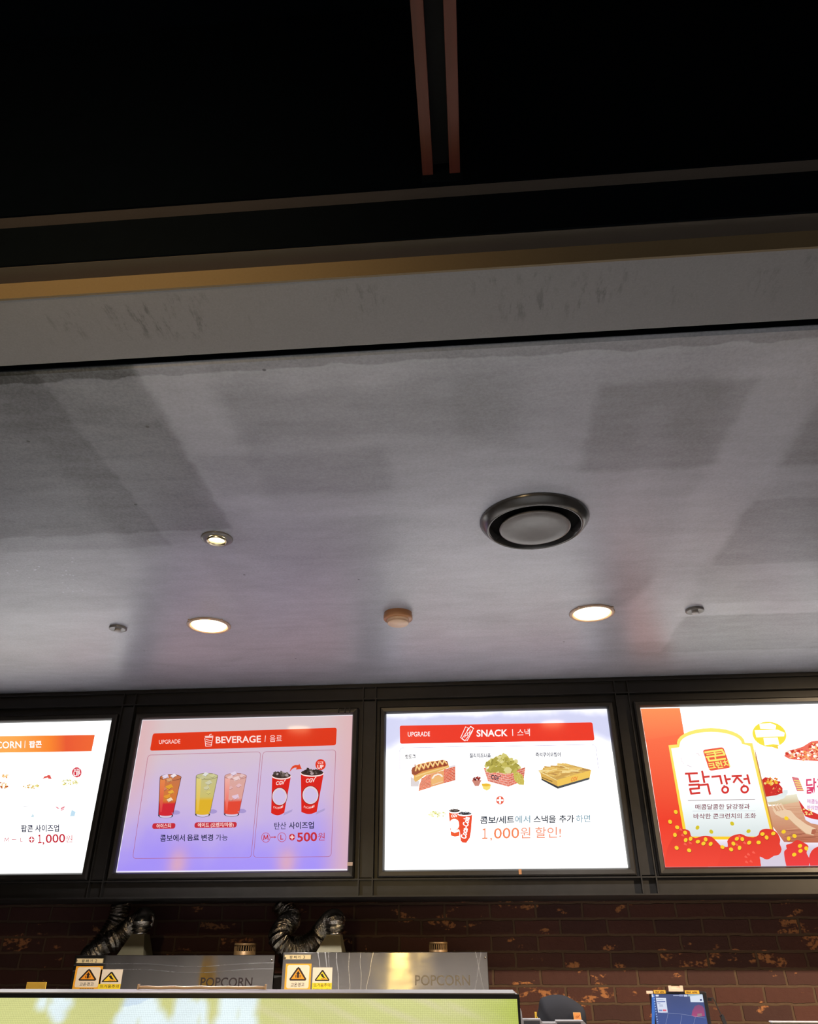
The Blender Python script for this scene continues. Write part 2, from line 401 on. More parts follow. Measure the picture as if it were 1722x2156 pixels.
# ------------------------------------------------------------------ artwork helper
_txt = {}
def text_geo(body, bold=0.0, shear=0.0):
    key = (body, bold, shear)
    if key in _txt: return _txt[key]
    cu = bpy.data.curves.new('t', 'FONT'); cu.body = body; cu.size = 1; cu.offset = bold; cu.shear = shear
    cu.resolution_u = 3; cu.fill_mode = 'FRONT'
    o = bpy.data.objects.new('t', cu); C.objects.link(o)
    dg = bpy.context.evaluated_depsgraph_get(); dg.update()
    me = o.evaluated_get(dg).to_mesh()
    vs = [(v.co.x, v.co.y) for v in me.vertices]; fs = [tuple(p.vertices) for p in me.polygons]
    o.evaluated_get(dg).to_mesh_clear(); bpy.data.objects.remove(o); bpy.data.curves.remove(cu)
    xs = [v[0] for v in vs]; ys = [v[1] for v in vs]
    a, b_, c, d = min(xs), max(xs), min(ys), max(ys)
    _txt[key] = ([((x-a)/(b_-a), (y-c)/(d-c)) for x, y in vs], fs); return _txt[key]

class Art:
    """flat print on a plane y = const; points come through a map (u, v) -> (x, z)"""
    def __init__(s, y, step=1.2e-5): s.y = y; s.k = 0; s.step = step; s.layers = {}; s.map = None; s.cur = 'p'
    def use(s, ox, oy, k): s.map = lambda u, v: (lambda p: (p.x, p.z))(atY(ox+u*k, oy+v*k, s.y0)); return s
    def begin(s, name, new=False):
        if new: s.nn = getattr(s, 'nn', 0)+1; name = '%s#%d' % (name, s.nn)
        s.cur = name
        if name not in s.layers:
            bm = bmesh.new(); s.layers[name] = (bm, bm.loops.layers.float_color.new('ink'))
        return s
    def face(s, pts, cols):
        bm, ly = s.layers[s.cur]
        vs = [bm.verts.new((x, s.y-s.k*s.step-0.0004, z)) for x, z in pts]
        try: f = bm.faces.new(vs)
        except ValueError: return
        f.normal_update()
        flip = f.normal.y > 0
        for lp, c in zip(list(f.loops), cols): lp[ly] = (*c, 1)
        if flip: f.normal_flip()
    def poly(s, pts, col, col2=None):
        """col2: colour at the low end (vertical blend)"""
        s.k += 1; q = [s.map(*p) for p in pts]
        if col2 is None: cs = [col]*len(q)
        else:
            z0, z1 = min(p[1] for p in q), max(p[1] for p in q)
            cs = [tuple(a+(b-a)*((z1-p[1])/(z1-z0)) for a, b in zip(col, col2)) for p in q]
        s.face(q, cs)
    def quad(s, x0, y0, x1, y1, col, col2=None): s.poly([(x0, y0), (x1, y0), (x1, y1), (x0, y1)], col, col2)
    def ell(s, cx, cy, rx, ry, col, n=28, a0=0, rot=0.0):
        s.poly([(cx+rx*cos(2*pi*k/n)*cos(rot)-ry*sin(2*pi*k/n)*sin(rot), cy+rx*cos(2*pi*k/n)*sin(rot)+ry*sin(2*pi*k/n)*cos(rot)) for k in range(n)], col)
    def ring(s, cx, cy, rx, ry, w, col, n=32):
        s.line([(cx+rx*cos(2*pi*k/n), cy+ry*sin(2*pi*k/n)) for k in range(n+1)], w, col)
    def line(s, pts, w, col, col2=None):
        s.k += 1
        for i, (a, b) in enumerate(zip(pts, pts[1:])):
            d = sqrt((b[0]-a[0])**2+(b[1]-a[1])**2) or 1; nx, ny = -(b[1]-a[1])/d*w/2, (b[0]-a[0])/d*w/2
            ex, ey = (b[0]-a[0])/d*w*0.3, (b[1]-a[1])/d*w*0.3
            c = col if col2 is None else tuple(p+(q-p)*i/max(1, len(pts)-2) for p, q in zip(col, col2))
            s.face([s.map(*p) for p in ((a[0]+nx-ex, a[1]+ny-ey), (b[0]+nx+ex, b[1]+ny+ey), (b[0]-nx+ex, b[1]-ny+ey), (a[0]-nx-ex, a[1]-ny-ey))], [c]*4)
    def rrect(s, tl, tr, br, bl, r, col=None, line=None, lw=2):
        P = [tl, tr, br, bl]; out = []
        for i in range(4):
            p, a, b = Vector(P[i]), Vector(P[i-1]), Vector(P[(i+1) % 4])
            u, v = (a-p).normalized()*r, (b-p).normalized()*r
            for k in range(6):
                q = k/5; out.append(tuple(p+u*(1-q)**2+v*q**2))
        if col: s.poly(out, col)
        if line: s.line(out+[out[0]], lw, line)
    def text(s, body, xl, yl, xr, yr, h, col, bold=0.0, shear=0.0, up_=None):
        """(xl,yl)-(xr,yr): middle line of the word; h: full height"""
        s.k += 1
        vs, fs = text_geo(body, bold, shear)
        L, R = Vector((xl, yl)), Vector((xr, yr)); ud = Vector(up_) if up_ else Vector((0, -1))
        q = []
        for (a, b) in vs:
            p = L+(R-L)*a+ud*h*(b-0.5); q.append(s.map(p.x, p.y))
        for f in fs: s.face([q[i] for i in f], [col]*len(f))
    def blobs(s, n, cx, cy, rx, ry, size, cols, k=6):
        for _ in range(n):
            a, r_ = rnd.uniform(0, 2*pi), sqrt(rnd.random()); x, y = cx+rx*r_*cos(a), cy+ry*r_*sin(a); sz = size*rnd.uniform(.5, 1.2); o = rnd.uniform(0, 6)
            s.poly([(x+sz*rnd.uniform(.6, 1.2)*cos(o+2*pi*j/k), y+sz*rnd.uniform(.5, 1)*sin(o+2*pi*j/k)) for j in range(k)], rnd.choice(cols))
    def build(s, parent_of, mat):
        for n, (bm, ly) in s.layers.items():
            if len(bm.faces): obj(n.split('#')[0], bm, mat, parent_of)
            else: bm.free()
        s.layers = {}
WHITE = (1.5, 1.5, 1.5)

# ------------------------------------------------------------------ light boxes
def panel_mat(name, fn):
    t = NT(name); v, xyz = t.coords()
    col, st = fn(t, v, xyz)
    t.set(Base_Color=(0.02, 0.02, 0.02), Roughness=0.07, Emission_Color=col, Emission_Strength=st, Specular_IOR_Level=0.4)
    return t.m
def gauss(t, x, z, cx, cz, sx, sz):
    a = t.math('DIVIDE', t.math('SUBTRACT', x, cx), sx); b = t.math('DIVIDE', t.math('SUBTRACT', z, cz), sz)
    return t.math('EXPONENT', t.math('MULTIPLY', t.math('ADD', t.math('MULTIPLY', a, a), t.math('MULTIPLY', b, b)), -1.0))
def pm_white(t, v, xyz): return (1.0, 1.0, 0.985), 1.9
def pm_bev(t, v, xyz):
    x, y, z = xyz
    n = t.math('MULTIPLY', t.math('SUBTRACT', t.noise(v, 3.5, 3), 0.5), 0.30)
    zz = t.math('ADD', z, n)
    c = t.mix(t.smooth(zz, 1.86, 2.22), rgb(164, 144, 246), rgb(206, 184, 222))
    c = t.mix(t.smooth(zz, 2.2, 2.6), c, rgb(216, 196, 198))
    side = t.math('MAXIMUM', t.smooth(x, -0.80, -0.63), t.math('MULTIPLY', t.smooth(x, -1.64, -1.79), t.smooth(z, 2.0, 2.4)))
    c = t.mix(t.math('MULTIPLY', side, 0.8), c, rgb(222, 178, 180))
    for cx in (-1.485, -0.93): c = t.mix(t.math('MULTIPLY', gauss(t, x, z, cx, 1.90, 0.05, 0.07), 0.75), c, rgb(226, 170, 176))
    ed = t.math('MAXIMUM', t.smooth(z, 1.872, 1.8626), t.math('MAXIMUM', t.smooth(x, -1.790, -1.7954), t.smooth(z, 2.616, 2.6216)))
    c = t.mix(ed, c, (0.95, 0.92, 1.0))
    return c, 1.0
def pm_snack(t, v, xyz):
    x, y, z = xyz
    n = t.math('MULTIPLY', t.math('SUBTRACT', t.noise(v, 5, 3), 0.5), 0.10)
    zz = t.math('ADD', z, n)
    side = t.math('MAXIMUM', t.smooth(x, -0.36, -0.43), t.smooth(x, 0.65, 0.72))
    lim = t.math('SUBTRACT', zz, t.math('MULTIPLY', side, -0.03))
    k = t.math('MULTIPLY', t.smooth(lim, 2.38, 2.52), t.math('MAXIMUM', side, t.smooth(lim, 2.44, 2.47)))
    top = t.smooth(t.math('ADD', zz, 0.0), 2.585, 2.625)
    c = t.mix(k, (1.9, 1.9, 1.87), rgb(214, 216, 246)); c = t.mix(top, c, (1.1, 1.1, 1.2))
    return c, 1.0
def pm_chick(t, v, xyz):
    x, y, z = xyz
    zz = t.math('ADD', z, t.math('MULTIPLY', t.math('SUBTRACT', t.noise(v, 4, 2), 0.5), 0.1))
    c = t.mix(t.smooth(zz, 1.93, 2.1), rgb(214, 204, 222), (1.9, 1.9, 1.87)); return c, 1.0

def light_box(i, label, pm):
    x0, x1, z0, z1 = SX[i], SX[i]+SW, SZ, SZ+SH
    t = thing('menu_light_box', label, 'menu board', ((x0+x1)/2, 4.0, z0-0.034), 'menu light boxes in a row')
    b = bmesh.new(); e = 0.034
    prof = [(0.0, 4.0), (0.0035, 3.986), (0.009, 3.978), (0.027, 3.976), (e, 3.984), (e, 4.019)]   # offset outwards, y
    rings = [[bm_v for bm_v in (b.verts.new((x0-o, y, z0-o)), b.verts.new((x1+o, y, z0-o)), b.verts.new((x1+o, y, z1+o)), b.verts.new((x0-o, y, z1+o)))] for o, y in prof]
    for a, c in zip(rings, rings[1:]):
        for k in range(4): b.faces.new((a[k], a[(k+1) % 4], c[(k+1) % 4], c[k]))
    obj('bezel', b, M_BEZEL, t)
    p = obj('display_panel', newbox(x0, x1, 4.0, 4.015, z0, z1), panel_mat('backlit_film', pm), t)
    a = Art(4.0); a.y0 = 4.0
    return t, p, a

RED = rgb(226, 62, 34); NAVY = rgb(28, 34, 66); DRED = rgb(196, 44, 58)
WH = (1.05, 1.05, 1.05)

# --- popcorn board (far left, cut by the frame)
t, P, a = light_box(0, 'overexposed white menu light box at far left with an orange POPCORN heading', pm_white)
a.use(0, 1400, .2497)
a.begin('heading_band')
xs = [-2900, -1500, -700, -200, 120, 420, 560, 800]; cc = [rgb(238, 96, 40)]*3+[rgb(255, 180, 96), rgb(255, 172, 84), rgb(252, 136, 50), rgb(236, 92, 52), rgb(242, 104, 52)]
a.k += 1
for q in range(len(xs)-1):
    l, r_ = xs[q], xs[q+1]; yt = lambda x: 590-(x-798)*0.0135; yb = lambda x: 728-(x-770)*0.016
    sl = lambda x: x-28 if x == 800 else x
    pts = [(l, yt(l)), (r_, yt(r_)), (sl(r_), yb(r_)), (l, yb(l))]
    a.face([a.map(*p) for p in pts], [cc[q], cc[q+1], cc[q+1], cc[q]])
a.begin('heading_text')
a.text('POPCORN', -170, 679, 180, 672, 60, WH, 0.018); a.line([(212, 640), (209, 698)], 5, WH); a.text('팝콘', 245, 670, 352, 667, 58, WH, 0.03)
a.text('UPGRADE', -1250, 705, -1040, 700, 44, WH)
a.begin('caption_text', True); a.text('팝콘 사이즈업', 178, 1380, 498, 1376, 62, NAVY, 0.022)
a.begin('price_text', True); a.line([(37, 1489), (45, 1457), (55, 1484), (71, 1456), (74, 1488)], 5, rgb(206, 110, 120)); a.line([(100, 1472), (136, 1471)], 5, rgb(206, 110, 120)); a.text('L', 172, 1473, 192, 1472, 34, rgb(206, 110, 120))
a.ell(267, 1473, 23, 26, DRED); a.line([(252, 1473), (282, 1473)], 9, WHITE); a.line([(267, 1456), (267, 1490)], 9, WHITE)
a.text('１', 320, 1468, 352, 1467, 74, DRED, 0.022); a.text(',', 358, 1506, 374, 1506, 26, DRED, 0.01); a.text('000', 386, 1466, 550, 1460, 74, DRED, 0.014); a.text('원', 556, 1468, 610, 1464, 60, DRED)
a.begin('size_badge', True)
a.ell(648, 906, 40, 43, rgb(214, 44, 62)); a.text('SIZE', 622, 889, 676, 888, 26, WH, 0.02); a.text('UP', 620, 922, 678, 920, 36, WH, 0.03)
a.begin('red_arrow', True); a.poly([(358, 963), (375, 940), (400, 934), (402, 928), (424, 930), (436, 962), (408, 960), (404, 950), (380, 955)], rgb(226, 90, 80))
for (cx, cy, rx, ry, n, cs) in ((590, 992, 76, 28, 46, [rgb(206, 196, 70), rgb(232, 220, 130), rgb(150, 150, 50), rgb(245, 240, 190), rgb(250, 246, 210)]), (268, 1024, 66, 18, 34, [rgb(232, 220, 130), rgb(250, 246, 200), rgb(220, 170, 90)]), (20, 1018, 52, 28, 44, [rgb(220, 140, 60), rgb(190, 90, 40), rgb(250, 220, 150)]), (44, 938, 30, 18, 18, [rgb(232, 150, 60), rgb(255, 220, 160)])):
    a.begin('popcorn_picture', True); a.blobs(n, cx, cy, rx, ry, 9, cs)
a.begin('paper_bucket_picture', True); a.poly([(466, 1192), (490, 1200), (508, 1212), (486, 1214)], rgb(236, 150, 160)); a.poly([(512, 1206), (552, 1188), (545, 1205), (515, 1222)], rgb(236, 150, 160)); a.poly([(512, 1224), (545, 1208), (540, 1222), (514, 1232)], rgb(240, 176, 184))
a.poly([(606, 1222), (640, 1240), (630, 1276), (592, 1278)], rgb(196, 226, 244)); a.poly([(276, 1256), (290, 1270), (286, 1286), (262, 1284)], rgb(206, 230, 240))
a.poly([(196, 1188), (262, 1186), (250, 1192), (204, 1196)], rgb(226, 226, 232))
a.build(P, M_BACKLIT)

# --- beverage board
t, P, a = light_box(1, 'lilac menu light box with red BEVERAGE heading and glasses of iced drinks', pm_bev)
a.use(230, 1430, .3194)
a.begin('heading_band')
BRED = rgb(222, 54, 20)
a.rrect((288, 358), (1500, 320), (1494, 436), (268, 472), 16, BRED)
a.begin('box_outline', True)
OL = rgb(176, 92, 118)
a.rrect((256, 500), (999, 479), (935, 1176), (154, 1182), 24, None, OL, 2.6)
a.begin('box_outline', True); a.rrect((1013, 479), (1494, 466), (1462, 1170), (950, 1174), 24, None, OL, 2.6)
a.begin('heading_text')
PK = rgb(255, 226, 222)
a.text('UPGRADE', 328, 414, 468, 410, 27, PK, 0.004); a.begin('heading_text', True)
a.text('BEVERAGE', 702, 401, 1000, 394, 46, PK, 0.022); a.line([(1030, 373), (1026, 412)], 4, PK); a.text('음료', 1058, 392, 1138, 390, 44, PK)
# drink icon
a.begin('cup_icon')
a.line([(634, 386), (684, 384)], 4, PK); a.line([(630, 388), (636, 442)], 4, PK); a.line([(636, 442), (672, 440)], 4, PK); a.line([(672, 440), (682, 386)], 4, PK); a.line([(632, 378), (684, 376)], 6, PK)
a.line([(660, 376), (662, 366), (674, 363)], 4, PK)
for q in range(3): a.line([(638, 398+q*14), (676, 406+q*12)], 4, PK)
a.begin('name_badge', True); a.rrect((286, 950), (438, 948), (434, 985), (282, 987), 17, DRED); a.text('아이스티', 312, 969, 407, 965, 30, PK, 0.015)
a.begin('name_badge', True); a.rrect((564, 944), (843, 942), (838, 978), (560, 981), 17, DRED); a.text('에이드 (오렌지/자몽)', 584, 964, 820, 961, 34, PK, 0.015)
a.begin('caption_text', True); a.text('콤보에서', 336, 1048, 498, 1046, 46, NAVY, 0.012); a.text('음료', 514, 1045, 592, 1044, 42, NAVY, 0.02); a.text('변경', 608, 1045, 684, 1044, 44, NAVY, 0.02); a.text('가능', 702, 1044, 780, 1043, 42, NAVY, 0.002)
a.begin('caption_text', True); a.text('탄산', 1088, 967, 1166, 965, 46, NAVY, 0.002); a.text('사이즈업', 1184, 965, 1348, 962, 46, NAVY, 0.016)
a.begin('price_text', True); a.ring(1032, 1044, 28, 31, 3, DRED); a.line([(1018, 1059), (1021, 1029), (1032, 1054), (1044, 1028), (1047, 1058)], 5.5, DRED); a.line([(1066, 1042), (1098, 1041)], 5, DRED); a.poly([(1090, 1034), (1100, 1041), (1090, 1049)], DRED)
a.ring(1138, 1042, 27, 30, 3, DRED); a.text('L', 1128, 1042, 1147, 1041, 32, DRED, 0.012)
a.ell(1205, 1041, 20, 22, DRED); a.line([(1193, 1041), (1218, 1041)], 7, PK); a.line([(1205, 1028), (1205, 1054)], 7, PK)
a.text('500', 1238, 1042, 1370, 1038, 62, DRED, 0.024); a.text('원', 1376, 1038, 1420, 1037, 50, DRED, 0.0)
a.use(260, 1590, .151)
def glass(tl, tr, br, bl, top, mid, low, ht, ice, edge, base):
    a.begin('drink_picture', True)
    L = lambda q: tuple(Vector(tl).lerp(Vector(bl), q)); R_ = lambda q: tuple(Vector(tr).lerp(Vector(br), q))
    sh = rgb(168, 150, 206)
    a.ell(br[0]+40, br[1]-30, 60, 30, sh)
    cx, cy = (tl[0]+tr[0])/2, (tl[1]+tr[1])/2; rx = (tr[0]-tl[0])/2
    bx, by, br_ = (bl[0]+br[0])/2, (bl[1]+br[1])/2, (br[0]-bl[0])/2
    a.ell(bx, by+6, br_+2, 36, base); a.ell(bx, by+10, br_*0.85, 28, rgb(214, 200, 226))
    for q0, q1, c0, c1 in ((0, ht, top, mid), (ht, ht+0.08, mid, low), (ht+0.08, 0.95, low, low)):
        a.poly([L(q0), R_(q0), R_(q1), L(q1)], c0, c1)
    a.ell(bx, by-16, br_*0.98, 26, low)
    a.ell(cx, cy, rx, 40, top); a.ring(cx, cy, rx, 42, 5, edge)
    for (ix, iy, sz, c) in ice:
        p, r_ = L(iy), R_(iy); x, y = p[0]+(r_[0]-p[0])*ix, p[1]
        o = rnd.uniform(-.4, .4)
        a.poly([(x+sz*cos(o+pi/2*j+.3*(j % 2)), y+sz*.75*sin(o+pi/2*j)) for j in range(4)], c)
        a.line([(x-sz*.7, y+sz*.3), (x, y+sz*.6), (x+sz*.7, y+sz*.1)], 4, edge)
    a.poly([L(.05), (L(.05)[0]+rx*.5, L(.05)[1]), (L(.9)[0]+br_*.45, L(.9)[1]), (L(.9)[0]+br_*.2, L(.9)[1])], tuple(x*1.12+.03 for x in mid), tuple(x*1.1+.02 for x in low)) if True else None
    a.line([L(0), L(1)], 7, edge); a.line([R_(0), R_(1)], 6, edge)
pale = rgb(226, 210, 230)
glass((510, 315), (806, 305), (690, 830), (488, 845), rgb(196, 116, 76), rgb(214, 120, 52), rgb(208, 40, 52), 0.62,
      [(.25, -.03, 50, pale), (.62, -.05, 46, rgb(240, 226, 230)), (.45, .06, 44, rgb(222, 160, 110)), (.5, .24, 56, rgb(226, 160, 50)), (.62, .38, 46, rgb(232, 170, 60)), (.45, .50, 52, rgb(226, 150, 50)), (.62, .58, 46, rgb(244, 214, 180)), (.25, .3, 40, rgb(214, 130, 100))], rgb(70, 34, 46), rgb(52, 50, 70))
glass((1014, 300), (1316, 288), (1205, 815), (1002, 830), rgb(196, 190, 140), rgb(204, 190, 110), rgb(222, 176, 44), 0.55,
      [(.42, -.06, 48, rgb(222, 222, 216)), (.75, -.02, 46, rgb(206, 202, 150)), (.3, .03, 46, rgb(200, 196, 150)), (.62, .16, 52, rgb(208, 204, 172)), (.55, .3, 46, rgb(206, 200, 160)), (.68, .42, 40, rgb(212, 200, 120))], rgb(110, 104, 66), rgb(50, 48, 50))
glass((1412, 300), (1716, 290), (1612, 810), (1404, 825), rgb(216, 168, 160), rgb(222, 160, 150), rgb(226, 72, 52), 0.60,
      [(.4, -.08, 46, pale), (.78, -.02, 46, rgb(226, 190, 190)), (.25, .02, 44, rgb(232, 196, 196)), (.55, .05, 52, rgb(236, 206, 206)), (.7, .24, 46, rgb(226, 184, 190)), (.3, .3, 40, rgb(224, 176, 176)), (.62, .54, 56, rgb(226, 196, 214)), (.4, .6, 36, rgb(226, 160, 150))], rgb(150, 84, 84), rgb(50, 40, 60))
a.use(540, 1580, .10453)
CUP = rgb(216, 34, 26)
def cup(tl, tr, br, bl, bot, logo, badge, word, rim):
    a.begin('cup_picture', True)
    a.poly([br, (br[0]+170, br[1]-70), (br[0]+150, br[1]-20), (br[0]-20, br[1]+60)], rgb(176, 158, 206))
    cx, cy, rx = (tl[0]+tr[0])/2, (tl[1]+tr[1])/2, (tr[0]-tl[0])/2
    n = 12; arc = [(br[0]+(bl[0]-br[0])*k/n, br[1]+(bl[1]-br[1])*k/n+bot*sin(pi*k/n)) for k in range(n+1)]
    a.poly([tl, tr]+arc, CUP)
    a.ell(cx, cy-24, rx+10, 70, rgb(255, 220, 216)); a.ell(cx, cy-38, rx-2, 58, rgb(62, 46, 40))
    a.blobs(26, cx, cy-62, rx*.75, 52, 40, [rgb(78, 66, 60), rgb(58, 44, 40), rgb(104, 92, 86), rgb(170, 150, 150), rgb(48, 36, 34)], 5)
    lx, ly, lw, lh = logo
    a.text('CGV', lx-lw/2, ly+8, lx+lw/2-16, ly-6, lh, rgb(255, 230, 226), 0.026, 0.15); a.line([(lx+lw*.40, ly-lh*.55), (lx+lw*.50, ly-lh*.8)], 16, rgb(255, 230, 226))
    bx, by, bw, bh = badge
    a.ell(bx, by, bw+10, bh+10, rgb(110, 20, 26)); a.ell(bx, by, bw, bh, rgb(232, 206, 208)); a.ell(bx, by+6, bw*.86, bh*.86, rgb(208, 192, 228))
    wx, wy, ww = word
    vs = 'PACONNIE'
    for k, ch in enumerate(vs):
        q = (k+.5)/len(vs); x = wx-ww/2+ww*q; y = wy+34*sin(pi*q)-6*(q-.5)
        a.text(ch, x-ww/20, y+4-10*(q-.5), x+ww/20, y-4-10*(q-.5), 42, rgb(255, 214, 210), 0.02)
cup((316, 545), (690, 540), (560, 1255), (296, 1262), 50, (490, 655, 190, 78), (466, 930, 148, 174), (442, 1128, 200), 0)
cup((896, 490), (1350, 485), (1215, 1235), (905, 1240), 46, (1098, 605, 205, 82), (1088, 902, 160, 180), (1064, 1122, 220), 0)
a.begin('red_arrow', True); a.poly([(668, 438), (690, 370), (730, 318), (785, 294), (850, 296), (864, 268), (914, 376), (796, 388), (812, 350), (770, 348), (720, 375)], rgb(222, 70, 36))
a.begin('size_badge', True); a.ell(1292, 288, 104, 110, rgb(222, 50, 26)); a.text('SIZE', 1234, 252, 1350, 246, 50, PK, 0.0); a.text('UP', 1228, 334, 1352, 328, 80, PK, 0.04)
a.build(P, M_BACKLIT)
b = newbox(-0.690, -0.612, 3.974, 3.9758, 2.640, 2.647)
for x in (-0.70, -0.665, -0.64): box(b, x, x+0.006, 3.966, 3.977, 2.622, 2.652)
obj('clip', b, M_METAL, t)
p_ = atY(230+1588*.3194, 1430+1218*.3194, 3.975)
obj('label_tape', newbox(p_.x-0.014, p_.x+0.012, 3.9745, 3.9765, p_.z-0.008, p_.z+0.008), M_TRIM, t)

# --- snack board
t, P, a = light_box(2, 'white menu light box with red SNACK heading, hot dog, nachos and fries', pm_snack)
a.use(760, 1430, .34843)
a.begin('heading_band')
SRED = rgb(238, 58, 38)
a.rrect((234, 281), (1398, 261), (1411, 370), (236, 390), 12, SRED)
a.begin('box_outline')
OL2 = rgb(176, 170, 200)
n_ = 8
a.line([(233, 545), (233, 438), (236, 425), (244, 417), (256, 414), (1394, 396), (1408, 399), (1417, 408), (1421, 420), (1434, 540)], 3, OL2)
a.begin('heading_text')
a.text('UPGRADE', 283, 333, 417, 331, 28, WH, 0.004); a.begin('heading_text', True); a.text('SNACK', 698, 327, 886, 324, 42, WH, 0.022); a.line([(915, 303), (917, 342)], 4, WH); a.text('스낵', 944, 323, 1020, 321, 44, WH)
# hot dog icon
a.begin('hot_dog_icon')
for off, ln in ((-26, .8), (26, .8)):
    a.line([(612+off*.45+12, 350+off*.2+8), (645+off*.5+6, 300+off*.3+4)], 22, WH); a.line([(612+off*.45+12, 350+off*.2+8), (645+off*.5+6, 300+off*.3+4)], 14, SRED)
a.line([(622, 362), (668, 296)], 26, WH); a.line([(624, 359), (666, 299)], 19, SRED)
a.line([(626, 352), (632, 338), (642, 340), (644, 324), (654, 326), (660, 306)], 4, WH)
a.begin('caption_text', True); a.text('핫도그', 266, 469, 330, 467, 28, NAVY, 0.03); a.begin('caption_text', True); a.text('칠리치즈나쵸', 656, 462, 784, 460, 29, NAVY, 0.03); a.begin('caption_text', True); a.text('즉석구이오징어', 1054, 457, 1206, 455, 28, NAVY, 0.03)
a.use(880, 1660, .22067)
INK = rgb(24, 40, 60); INK2 = rgb(126, 160, 176)
a.begin('caption_text', True); a.text('콤보/세트', 594, 303, 918, 297, 74, INK, 0.022); a.text('에서', 926, 296, 1070, 293, 72, INK2, 0.014); a.text('스낵을', 1102, 295, 1314, 292, 74, INK, 0.022); a.text('추가', 1346, 291, 1490, 289, 74, INK, 0.022); a.text('하면', 1506, 290, 1644, 288, 74, INK2, 0.014)
OR = rgb(246, 136, 92)
a.begin('price_text', True); a.text('１', 612, 432, 662, 431, 102, OR, 0.014); a.text(',', 688, 486, 706, 486, 30, OR, 0.01); a.text('000', 724, 430, 965, 424, 102, OR, 0.008); a.text('원', 975, 424, 1072, 422, 106, rgb(244, 156, 128), 0.010); a.text('할인!', 1118, 421, 1364, 418, 106, rgb(244, 150, 120), 0.010)
a.begin('plus_badge', True); a.ell(782, 113, 38, 40, rgb(236, 100, 76)); a.line([(756, 113), (808, 113)], 17, WHITE); a.line([(782, 86), (782, 140)], 17, WHITE)
a.begin('cup_picture', True)
OC = rgb(242, 92, 50)
a.poly([(294, 228), (404, 224), (394, 452), (352, 460), (314, 450)], OC); a.ell(346, 344, 48, 54, WHITE); a.line([(318, 400), (350, 412), (386, 402)], 22, WHITE)
a.text('CGV', 316, 264, 376, 260, 26, WHITE, 0.03)
a.ell(348, 222, 56, 18, WHITE); a.ell(348, 212, 52, 15, rgb(60, 52, 50)); a.blobs(16, 346, 207, 40, 12, 10, [rgb(50, 44, 44), rgb(110, 100, 96), rgb(170, 160, 156)], 5)
a.poly([(382, 256), (516, 250), (506, 400), (494, 470), (460, 520), (424, 516), (408, 500)], rgb(238, 78, 46))
a.ell(447, 248, 68, 18, WHITE); a.ell(447, 240, 62, 14, rgb(46, 48, 54)); a.blobs(18, 446, 236, 48, 11, 11, [rgb(40, 42, 50), rgb(110, 112, 120), rgb(180, 182, 190)], 5)
a.text('Coca-Cola', 432, 478, 466, 272, 58, WHITE, 0.03, 0.3, (-0.98, -0.1))
a.begin('popcorn_picture', True); a.blobs(44, 184, 246, 80, 26, 13, [rgb(238, 240, 190), rgb(250, 250, 226), rgb(206, 206, 90), rgb(226, 226, 140), rgb(255, 255, 240)])
a.use(840, 1570, .24971)
a.begin('hot_dog_picture')
# hot dog in its brick-printed sleeve
a.poly([(97, 262), (172, 300), (165, 345), (99, 345)], rgb(222, 214, 216))
a.poly([(410, 178), (475, 160), (476, 180), (420, 196)], rgb(232, 226, 230))
bun = rgb(232, 184, 104)
a.poly([(104, 232), (120, 190), (160, 158), (260, 134), (370, 120), (408, 132), (420, 170), (300, 210), (180, 240), (130, 262)], rgb(226, 150, 80))
a.poly([(104, 210), (112, 186), (140, 170), (180, 160), (370, 122), (404, 128), (416, 152), (404, 166), (200, 214), (140, 248), (110, 242)], rgb(150, 70, 48))
a.blobs(60, 262, 170, 140, 16, 9, [rgb(168, 66, 44), rgb(120, 48, 36), rgb(190, 96, 60)])
zz = [(140, 214), (150, 170), (172, 206), (184, 158), (208, 196), (222, 150), (246, 186), (262, 142), (286, 178), (302, 134), (326, 168), (342, 128), (366, 160), (380, 126), (402, 152)]
a.line(zz, 12, rgb(246, 190, 110)); a.line([(x, y-6) for x, y in zz], 4, rgb(255, 232, 180))
a.poly([(124, 262), (150, 244), (220, 222), (330, 190), (420, 166), (424, 184), (330, 222), (220, 250), (170, 290), (140, 306), (126, 290)], bun); a.line([(140, 262), (240, 226), (410, 178)], 8, rgb(246, 210, 140))
SL = rgb(240, 168, 140)
def bricks(poly_tl, poly_tr, poly_br, poly_bl, rows, cols, col, gapc):
    a.poly([poly_tl, poly_tr, poly_br, poly_bl], gapc)
    A, B, Cc, D = map(Vector, (poly_tl, poly_tr, poly_br, poly_bl))
    def P2(u, v): return tuple((A.lerp(B, u)).lerp(D.lerp(Cc, u), v))
    for r_ in range(rows):
        for c in range(cols+1):
            u0, u1 = (c-(r_ % 2)*.5)/cols+.01, (c+1-(r_ % 2)*.5)/cols-.01; u0, u1 = max(0, u0), min(1, u1)
            if u1-u0 < .02: continue
            v0, v1 = (r_+.1)/rows, (r_+.9)/rows
            f = rnd.uniform(.85, 1.15); a.poly([P2(u0, v0), P2(u1, v0), P2(u1, v1), P2(u0, v1)], tuple(x*f for x in col))
a.poly([(165, 384), (170, 330), (190, 286), (226, 250), (322, 222), (322, 332)], SL)
bricks((190, 275), (268, 245), (268, 352), (166, 384), 9, 3, rgb(226, 116, 88), rgb(246, 196, 172))
bricks((378, 202), (475, 176), (475, 292), (378, 318), 9, 4, rgb(222, 98, 72), rgb(246, 190, 168))
a.poly([(268, 244), (378, 206), (378, 318), (268, 350)], rgb(236, 166, 110)); a.poly([(270, 272), (372, 246), (370, 304), (276, 330)], rgb(240, 186, 120))
a.line([(282, 276), (300, 252), (328, 242), (350, 246), (364, 260)], 13, rgb(252, 238, 224)); a.line([(284, 330), (368, 304)], 4, rgb(250, 226, 200))
